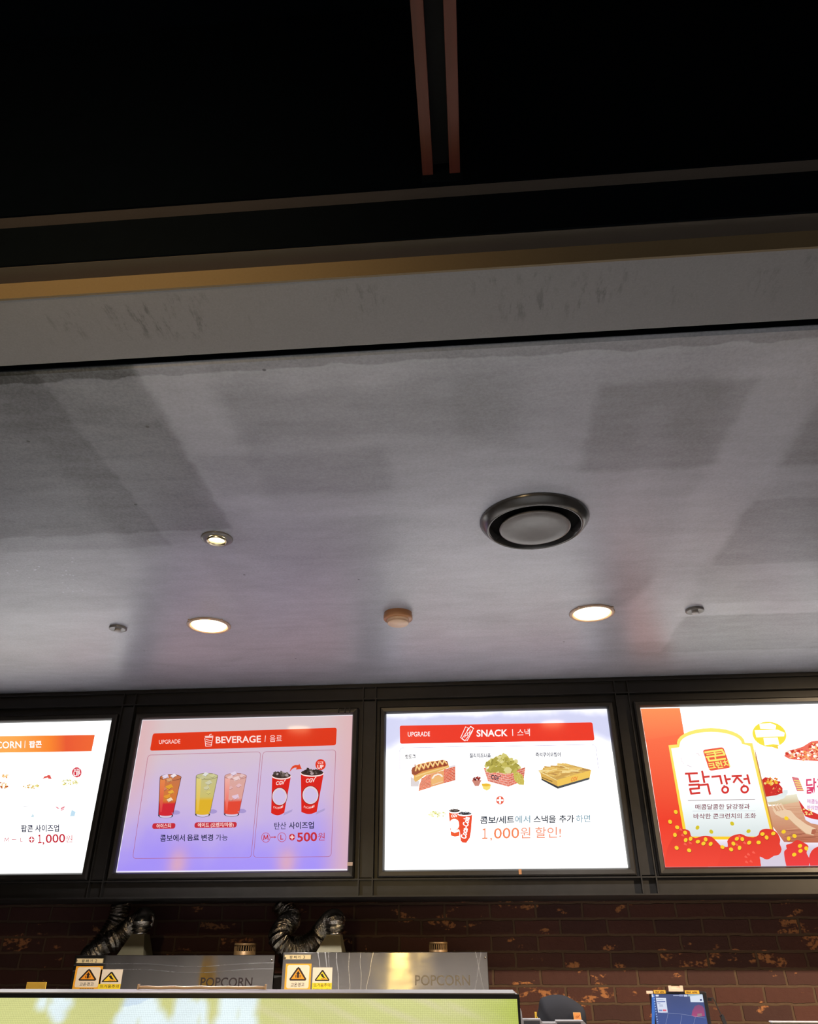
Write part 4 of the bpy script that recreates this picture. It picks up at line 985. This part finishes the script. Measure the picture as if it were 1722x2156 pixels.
hood_cap(t, (q0.x, q1.x), (q2.x+0.002, 0.036, q2.z), 0, hood_y, zb2, (v0.x+v1.x)/2, (zb2, v0.z, (v1.x-v0.x)/2), zt)
n2 = (q2.x+0.002, hood_y, q2.z+0.012)
# machine with number 3 (middle)
x0 = atY(593, 2050, YM).x; x1 = atY(1028, 2045, YM).x; zt3 = atY(810, 2005, YM).z
L0, L1 = P4(874, 2075, YM), P4(989, 2053, YM); zb3 = zt3-0.0945
t, plate, (np_, w1, w2) = popcorn_machine(x0, x1, YM, zt3, 'middle popcorn machine with shiny steel front panel and warning stickers numbered 3', '3', M_LETTER2, 0, 0, (L0[0], L1[0], L0[1], L1[1]))
plate('name_plate', (P4(599, 2010, YM), P4(655, 2020, YM)), np_, 'beige name plate with black Korean letters')
plate('warning_sticker', (P4(602, 2029, YM), P4(653, 2087, YM)), w1, 'orange-bordered hot warning sticker')
plate('warning_sticker', (P4(659, 2037, YM), P4(698, 2086, YM)), w2, 'white and yellow hot surface sticker')
q0, q1, q2 = atY(664, 2007, hood_y), atY(726, 2005, hood_y), atY(704, 1968, hood_y)
v0, v1 = atY(903, 1983, hood_y-.05), atY(942, 2004, hood_y-.05)
hood_cap(t, (q0.x, q1.x), (q2.x, 0.036, q2.z), 0, hood_y, zb3, (v0.x+v1.x)/2, (zb3, v0.z, (v1.x-v0.x)/2), zt3)
n3 = (q2.x, hood_y, q2.z+0.012)

# flexible foil ducts
def duct(pts, label, seed):
    path = catmull(pts, 0.0042)
    rr = random.Random(seed); jit = [rr.uniform(-1, 1) for _ in range(997)]
    def rad(i, k):
        base = 0.044+0.010*min(1, i/26)
        return base+0.0040*cos(pi*(i % 4)/2)+0.0018*jit[(i*31+k*17) % 997]
    b = tube(bmesh.new(), path, rad, 26, False)
    o = obj('exhaust_duct', b, M_FOIL, None, False)
    return tag(o, label, 'duct', 'flexible foil ducts above the popcorn machines')
def U(px, py, y): q = atY(px, py, y); return (q.x, q.y, q.z)
zt_ = 1.742
A = Vector(n2)
duct([(A.x, A.y, A.z+0.003), (A.x, A.y, A.z+0.05), U(301, 1938, 4.30), U(280, 1952, 4.39), U(252, 1972, 4.40), U(222, 1990, 4.36), U(196, 2012, 4.40), U(196, 2008, 4.50), U(226, 1972, 4.54), U(246, 1940, 4.55), (U(254, 1910, 4.56)[0], 4.56, 1.72), (U(254, 1905, 4.56)[0], 4.56, zt_)],
     'foil duct curling up from the hood of the left popcorn machine', 3)
A = Vector(n3)
duct([(A.x, A.y, A.z+0.003), (A.x, A.y, A.z+0.045), U(700, 1940, 4.30), U(684, 1956, 4.40), U(668, 1976, 4.42), U(640, 1994, 4.40), U(606, 1996, 4.36), U(588, 1974, 4.36), U(600, 1950, 4.44), U(612, 1936, 4.53), U(600, 1916, 4.56), (U(588, 1900, 4.56)[0], 4.56, zt_)],
     'dark foil duct looping over the middle popcorn machine to its hood', 5)

# ------------------------------------------------------------------ counter with the video wall in front
YL = 2.0; zl = 1.478; xr = atY(1093, 2094, YL).x; xl = -2.6
t = thing('led_display', 'wide lit video wall showing a yellow-green picture along the bottom of photo', 'display', ((xl+xr)/2, YL, 0))
b = bmesh.new(); prism(b, [(xl, 0.0005), (xr, 0.0005), (xr, zl-0.008), (xr-0.010, zl), (xl, zl)], YL+0.002, YL+0.118)
obj('housing', b, M_GREYPLASTIC, t)
b = bmesh.new(); box(b, xl, xr, YL-0.003, YL+0.0018, zl-0.010, zl-0.0015); box(b, xr-0.005, xr, YL-0.003, YL+0.0018, 0.2, zl-0.0105)
obj('bezel', b, M_BLACKPL, t)
def led_mat():
    t_ = NT('led_pixels'); a = t_.n('ShaderNodeVertexColor'); a.layer_name = 'ink'; v, (x, y, z) = t_.coords()
    gx = t_.math('SINE', t_.math('MULTIPLY', x, 2*pi/0.0042)); gz = t_.math('SINE', t_.math('MULTIPLY', z, 2*pi/0.0042))
    k = t_.math('ADD', 0.93, t_.math('MULTIPLY', t_.math('ADD', gx, gz), 0.06))
    n = t_.noise(v, 300, 1); k = t_.math('ADD', k, t_.math('MULTIPLY', t_.math('SUBTRACT', n, 0.5), 0.22))
    t_.set(Base_Color=(0.01, 0.01, 0.01), Roughness=0.5, Emission_Color=a.outputs[0], Emission_Strength=k); return t_.m
b = bmesh.new(); ly = b.loops.layers.float_color.new('ink')
sx1 = xr-0.0055; z1 = zl-0.011; z0 = 0.2; nx, nz = 300, 110
def zrow(j): return z1-(z1-z0)*(j/nz)**1.7
def led_col(x, z):
    n1 = mn.noise(Vector((x*3, z*6, 1.7))); n2_ = mn.noise(Vector((x*11, z*22, 4.1)))
    c = Vector((0.66, 0.67, 0.27))*(1+0.12*n1)
    s = sin((x*0.35+z)*120+3*n1)+0.6*sin((x*0.42+z)*260+2*n2_); wk = max(0, min(1, (x+0.75)*3))
    c = c.lerp(Vector((0.74, 0.68, 0.42)), max(0, min(0.75, 0.32*s*wk+0.12*wk)))
    if x > -0.05: c = c.lerp(Vector((0.50, 0.58, 0.10)), min(1, (x+0.05)*7))
    w = 0
    for (ax, az, bx, bz, r) in LEDW:
        d = Vector((bx-ax, 0, bz-az)); q = max(0, min(1, ((x-ax)*d.x+(z-az)*d.z)/max(1e-6, d.length_squared)))
        e = sqrt((x-ax-d.x*q)**2+(z-az-d.z*q)**2)+0.012*n2_; w = max(w, max(0, min(1, (r-e)/0.016)))
    wc = Vector((0.84, 0.97, 1.0))*(1+0.08*n2_) if n1 > -0.3 else Vector((0.66, 0.80, 0.92))
    return c.lerp(wc, w)
def lp(px, py): q = atY(px, py, YL); return (q.x, q.z)
LEDW = []
for (px0, py0, px1, py1, rp) in ((92, 2098, 88, 2112, 14), (120, 2095, 128, 2112, 16), (112, 2120, 122, 2140, 13), (150, 2090, 146, 2110, 8), (280, 2105, 268, 2150, 19), (300, 2100, 320, 2156, 22), (345, 2150, 350, 2160, 10), (390, 2100, 376, 2150, 13), (425, 2115, 428, 2156, 12), (405, 2128, 400, 2160, 16), (485, 2100, 478, 2156, 22), (518, 2098, 516, 2156, 20)):
    a_, c_ = lp(px0, py0), lp(px1, py1); LEDW.append((a_[0], a_[1], c_[0], c_[1], rp*0.00165))
    if py1 >= 2150: LEDW.append((c_[0], c_[1], c_[0]+0.01, c_[1]-0.25, rp*0.0019))
V = [[b.verts.new((xl+(sx1-xl)*i/nx, YL, zrow(j))) for i in range(nx+1)] for j in range(nz+1)]
cols = {v: (*led_col(v.co.x, v.co.z), 1) for r_ in V for v in r_}
for j in range(nz):
    for i in range(nx):
        f = b.faces.new((V[j+1][i], V[j+1][i+1], V[j][i+1], V[j][i]))
        for lo in f.loops: lo[ly] = cols[lo.vert]
obj('screen', b, led_mat(), t)
# stick lying on top of the video wall
q0, q1 = atY(293, 2077, 2.09), atY(558, 2083, 2.09)
t = thing('paper_stick', 'long thin beige stick lying on top of the video wall, before the left popcorn machine', 'stick', ((q0.x+q1.x)/2, 2.09, zl))
pts = [Vector((q0.x+(q1.x-q0.x)*k/14, 2.09+0.001*sin(k*1.3), zl+0.0048+0.0006*sin(k*2.1))) for k in range(15)]
obj('shaft', tube(bmesh.new(), pts, lambda i, k: 0.0034, 10), M_CREAM, t, True)
b = bmesh.new(); box(b, q0.x-0.003, q0.x+0.0005, 2.086, 2.094, zl+0.001, zl+0.012)
obj('end_tab', b, M_CREAM, t); b = bmesh.new(); box(b, q1.x-0.0005, q1.x+0.003, 2.086, 2.094, zl+0.001, zl+0.012)
obj('end_tab', b, M_CREAM, t)
# service counter behind the video wall
t = thing('service_counter', 'dark service counter behind the video wall', 'counter', (0.3, 2.6, 0))
obj('cabinet', newbox(-2.6, 2.6, 2.125, 3.45, 0.0005, 1.07), M_DKGREY, t)
obj('countertop', newbox(-2.62, 2.62, 2.1205, 3.47, 1.0702, 1.10), M_COUNTER, t)
CZ = 1.10
# yellow card standing on the counter
y_ = 3.0; q0, q1 = atY(57, 2068, y_), atY(98, 2066, y_)
b = bmesh.new(); box(b, q0.x, q1.x, y_, y_+0.004, CZ+0.0065, q0.z)
t = thing('sign_card', 'small yellow card standing at far left between the wall and the video wall', 'card', ((q0.x+q1.x)/2, y_, CZ))
M_YCARD = plain('yellow_card', rgb(226, 180, 60), 0.5, var=0.12, scale=20)
obj('card', b, M_YCARD, t); obj('card_foot', newbox(q0.x, q1.x, y_-0.03, y_+0.03, CZ+0.0005, CZ+0.006), M_CREAM, t)

# silver-edged register under the cap
yr = 3.10
def Q(px, py, y=yr): q = atY(px, py, y); return (q.x, q.z)
t = thing('register_terminal', 'low silver-edged register unit below the black cap, right of the video wall', 'register', (Q(1165, 2156)[0], yr, CZ))
a0 = Q(1096, 2125); a1 = Q(1100, 2146); a2 = Q(1138, 2146); a3 = Q(1141, 2152); a4 = Q(1168, 2153); a5 = Q(1170, 2149); a6 = Q(1222, 2149); a7 = Q(1234, 2156)
out = [(a0[0]-0.03, CZ+0.0005), (a7[0]+0.03, CZ+0.0005), (a7[0]+0.02, a7[1]-0.03), a7, (a6[0]+0.01, a6[1]-0.001), a6, a5, (a5[0]-0.001, a4[1]), a4, (a3[0]+0.001, a4[1]), a2, a1, (a0[0]+0.003, a0[1]-0.006), a0, (a0[0]-0.03, a0[1]-0.004)]
b = prism(bmesh.new(), out, yr, yr+0.035); obj('housing', b, M_GREYPLASTIC, t)
ins = 0.0035
b = prism(bmesh.new(), [(a1[0]+ins, CZ+0.02), (a2[0]-ins, CZ+0.02), (a2[0]-ins, a2[1]-ins-.001), (a1[0]+ins, a1[1]-ins-.001)], yr-0.002, yr-0.0002)
prism(b, [(a5[0]+ins, CZ+0.02), (a6[0], CZ+0.02), (a6[0], a6[1]-ins-.001), (a5[0]+ins, a5[1]-ins-.001)], yr-0.002, yr-0.0002)
obj('dark_panel', b, M_DKGREY, t)
# black cap
yc = 3.42
def S(px, py): q = atY(px, py, yc); return q
xl_, xr_, ztop = S(1130, 2140).x, S(1232, 2140).x, S(1172, 2094).z
zb = S(1180, 2156).z-0.012
t = thing('cap', 'black cloth cap with an orange square patch, in front of the brick wall', 'cap', ((xl_+xr_)/2, yc, zb))
prof = [(1132, 2156), (1130, 2146), (1134, 2125), (1138, 2104), (1150, 2098), (1163, 2095), (1176, 2094.5), (1190, 2097), (1203, 2103), (1214, 2110), (1222, 2116), (1228, 2123), (1231, 2134), (1233, 2156)]
PP = [S(*q) for q in prof]; PP[0].z = zb; PP[-1].z = zb
b = bmesh.new(); n = 14; sec = catmull(PP, 0.006)
cxm = (xl_+xr_)/2; rows = []
M_ = len(sec)
for j in range(n+1):
    f = j/n*2-1; k = sqrt(max(0.0, 1-abs(f)**2.6)); row = []
    for s_ in sec:
        zz = zb+(s_.z-zb)*(0.12+0.88*k); xx = cxm+(s_.x-cxm)*(0.35+0.65*sqrt(k)) if k > 0 else cxm+(s_.x-cxm)*0.35
        row.append(b.verts.new((xx, yc+0.105*f, zz)))
    rows.append(row)
for j in range(n):
    for i in range(M_-1): b.faces.new((rows[j][i], rows[j][i+1], rows[j+1][i+1], rows[j+1][i]))
for r_ in (rows[0], rows[-1]): b.faces.new(r_ if r_ is rows[-1] else r_[::-1])
b.faces.new([r_[0] for r_ in rows]+[r_[-1] for r_ in rows[::-1]])
bmesh.ops.recalc_face_normals(b, faces=b.faces)
obj('crown', b, M_CLOTH, t, True)
p0, p1 = atY(1205.5, 2131, yc-0.1), atY(1224, 2149, yc-0.1)
a = Art(yc-0.1085); a.y0 = yc-0.1085; a.map = lambda u, v: (p0.x+(p1.x-p0.x)*u/100, p0.z+(p1.z-p0.z)*v/100); a.begin('patch_print')
a.rrect((0, 0), (92, 2), (100, 100), (8, 98), 8, rgb(240, 184, 120)); a.rrect((5, 5), (87, 7), (95, 95), (13, 93), 6, rgb(230, 150, 80)); a.text('CGV', 30, 56, 74, 50, 26, rgb(150, 50, 20), .03, .1, (0, -1)); a.line([(74, 40), (80, 30)], 6, rgb(150, 50, 20))
po = obj('patch', newbox(p0.x+0.001, p1.x-0.001, yc-0.1085, yc-0.098, p1.z+0.001, p0.z-0.001), M_CREAM2, t, label='orange square patch'); a.build(po, M_INK)
q0 = atY(1126, 2132, yc-0.02)
b = bmesh.new(); box(b, q0.x-0.001, q0.x+0.006, yc-0.03, yc-0.02, q0.z-0.022, q0.z+0.002); box(b, q0.x+0.003, q0.x+0.010, yc-0.03, yc-0.02, q0.z-0.022, q0.z-0.013)
obj('strap_buckle', b, M_YCARD, t, label='yellow strap end at the back')
t = thing('storage_box', 'plain dark box under the black cap', 'box', (cxm, yc, CT))
obj('carton', newbox(cxm-0.12, cxm+0.12, yc-0.13, yc+0.13, 1.1005, zb-0.0008), M_DKGREY, t)

# order screen on the right
ym = 3.36
def S2(px, py, y=ym): q = atY(px, py, y); return (q.x, q.z)
bl, br_ = S2(1367, 2091), S2(1484, 2091)
t = thing('order_screen', 'upright black-framed order screen showing a blue picture, before the brick wall', 'monitor', ((bl[0]+br_[0])/2, ym, CZ))
x0, x1, zt = S2(1369, 2092)[0], S2(1484, 2092)[0], S2(1420, 2088)[1]
zb = zt-0.25
obj('housing', newbox(x0, x1+0.006, ym, ym+0.03, zb, zt, 0.003), M_BLACKPL, t)
obj('stand', newbox((x0+x1)/2-0.03, (x0+x1)/2+0.03, ym+0.031, ym+0.06, CZ+0.0005, zt-0.06), M_BLACKPL, t)
sx0, sz1 = S2(1373, 2093); sx1_ = S2(1479, 2093)[0]; sz0 = zb+0.012
a = Art(ym-0.0004); a.y0 = ym; a.begin('screen'); a.map = lambda u, v: (u, v)
B1, B2 = rgb(70, 82, 124), rgb(52, 86, 170)
a.quad(sx0, sz1, sx1_, sz0, B1, B2)
a.use(1340, 2050, 220/1722)
a.quad(250, 336, 300, 1400, rgb(60, 112, 196)); 
a.begin('screen')
for k in range(14): a.line([(278+k*6.2, 372+k*42), (288+k*6.2, 372+k*42)], 16, rgb(150, 180, 226))
a.poly([(246, 340), (272, 340), (276, 388), (252, 388)], rgb(222, 226, 240)); a.rrect((312, 344), (366, 346), (362, 376), (316, 376), 6, rgb(220, 226, 240))
a.poly([(318, 396), (482, 398), (514, 640), (356, 642)], rgb(214, 222, 240)); a.line([(340, 462), (468, 460)], 14, rgb(90, 110, 170)); a.line([(336, 424), (440, 430)], 8, rgb(160, 170, 200)); a.poly([(370, 506), (430, 506), (440, 545), (378, 548)], rgb(190, 198, 220)); a.line([(348, 492), (388, 490)], 8, rgb(150, 160, 200))
a.poly([(362, 592), (422, 592), (426, 618), (366, 618)], rgb(120, 140, 196)); a.poly([(430, 590), (488, 590), (494, 618), (436, 618)], rgb(226, 100, 120))
a.poly([(876, 366), (1086, 350), (1104, 470), (890, 468)], rgb(216, 226, 240)); a.ell(1060, 434, 20, 14, rgb(50, 66, 120)); a.line([(606, 360), (700, 360)], 14, rgb(160, 170, 200)); a.poly([(702, 344), (765, 344), (768, 374), (704, 374)], rgb(150, 160, 200)); a.poly([(776, 344), (836, 344), (838, 378), (780, 378)], rgb(200, 208, 230)); a.poly([(846, 340), (1080, 336), (1084, 350), (850, 376)], rgb(170, 190, 200))
a.poly([(905, 690), (920, 610), (960, 535), (1020, 510), (1080, 530), (1112, 570), (1124, 700), (960, 715)], rgb(126, 76, 118), rgb(170, 70, 120)); a.poly([(1000, 660), (1070, 650), (1080, 700), (1000, 706)], rgb(150, 120, 130))
LN = rgb(150, 160, 196)
for l in ([(520, 650), (480, 830)], [(746, 690), (720, 830)], [(968, 716), (940, 830)], [(360, 640), (700, 660), (1130, 730)]): a.line(l, 4, LN)
a.build(t, M_BACKLIT)
a = Art(ym-0.0028); a.y0 = ym
a.use(1340, 2050, 220/1722)
for nm, (u0, v0_, u1, v1_), col, tx, lab in (('name_tag', (158, 282, 270, 330), rgb(216, 184, 160), '', 'beige tag'), ('name_tag', (278, 272, 484, 328), rgb(206, 158, 50), '주문접수', 'yellow tag'), ('name_tag', (790, 276, 1034, 332), rgb(206, 158, 50), '매장주문', 'yellow tag')):
    A_, B_ = a.map(u0, v0_), a.map(u1, v1_)
    o = obj(nm, newbox(A_[0], B_[0], ym-0.0028, ym-0.0003, B_[1], A_[1]), plain('tag_%d' % u0, col, 0.5, var=0.08), t, label=lab)
    if tx:
        a.begin('print'); w_ = (u1-u0-60)/9; yc_ = (v0_+v1_)/2
        for k in range(9):
            if k != 4: a.line([(u0+30+k*w_, yc_-8), (u0+30+k*w_, yc_+9)], w_*.45, rgb(70, 46, 16)); a.line([(u0+26+k*w_, yc_+(k % 3-1)*7), (u0+30+(k+.7)*w_, yc_+(k % 3-1)*7)], 5, rgb(70, 46, 16))
        a.build(o, M_INK)
A_, B_ = a.map(512, 196), a.map(762, 290)
b = bmesh.new(); box(b, A_[0], B_[0], ym-0.012, ym-0.003, B_[1], B_[1]+0.010); w_ = (B_[0]-A_[0])*.2
box(b, A_[0], A_[0]+w_, ym-0.012, ym-0.003, B_[1]+0.010, A_[1]); box(b, B_[0]-w_, B_[0], ym-0.012, ym-0.003, B_[1]+0.010, A_[1])
box(b, A_[0]+w_, B_[0]-w_, ym-0.005, ym-0.003, B_[1]+0.010, A_[1]-0.002)
obj('clip', b, M_CREAM, t, label='beige plastic clip on the top edge')
# cable with inline adaptor
c0 = [U(1496, 2104, 3.40), U(1500, 2101, 3.41), U(1505, 2108, 3.42), U(1512, 2124, 3.43), U(1520, 2140, 3.44)]
t = thing('power_cable', 'thin black cable with a thick inline adaptor hanging right of the order screen', 'cable', c0[-1])
obj('wire', tube(bmesh.new(), catmull(c0, 0.003), lambda i, k: 0.0019, 8), M_BLACKPL, t, True)
d0, d1 = Vector(U(1519, 2138, 3.44)), Vector(U(1528, 2160, 3.45)); d1 = d0+(d1-d0)*1.3
obj('adaptor', tube(bmesh.new(), [d0, d0+(d1-d0)*.02, d1], lambda i, k: 0.009, 4), M_BLACKPL, t)
e1 = d1+Vector((0.006, 0, -0.004)); obj('wire', tube(bmesh.new(), catmull([d1, e1, (e1.x+0.01, 3.46, CZ+0.05), (e1.x+0.01, 3.44, CZ+0.004)], 0.01), lambda i, k: 0.0019, 8), M_BLACKPL, t, True)
obj('plug', newbox(c0[0][0]-0.010, c0[0][0]+0.002, 3.394, 3.404, c0[0][2]-0.005, c0[0][2]+0.005), M_BLACKPL, t)
# olive steel unit, bottom right corner
yk = 3.0; k0, k1 = atY(1626, 2151, yk), atY(1722, 2146, yk)
t = thing('steel_cabinet', 'olive steel cabinet with a pale top edge in the bottom right corner', 'cabinet', (k0.x+0.2, yk, CZ))
obj('cabinet_body', newbox(k0.x, k0.x+0.45, yk, yk+0.030, CZ+0.0005, k0.z-0.004, 0.003), M_OLIVE, t)
obj('lid', newbox(k0.x-0.002, k0.x+0.452, yk-0.002, yk+0.031, k0.z-0.0038, k0.z, 0.001), M_SPRGREY, t)
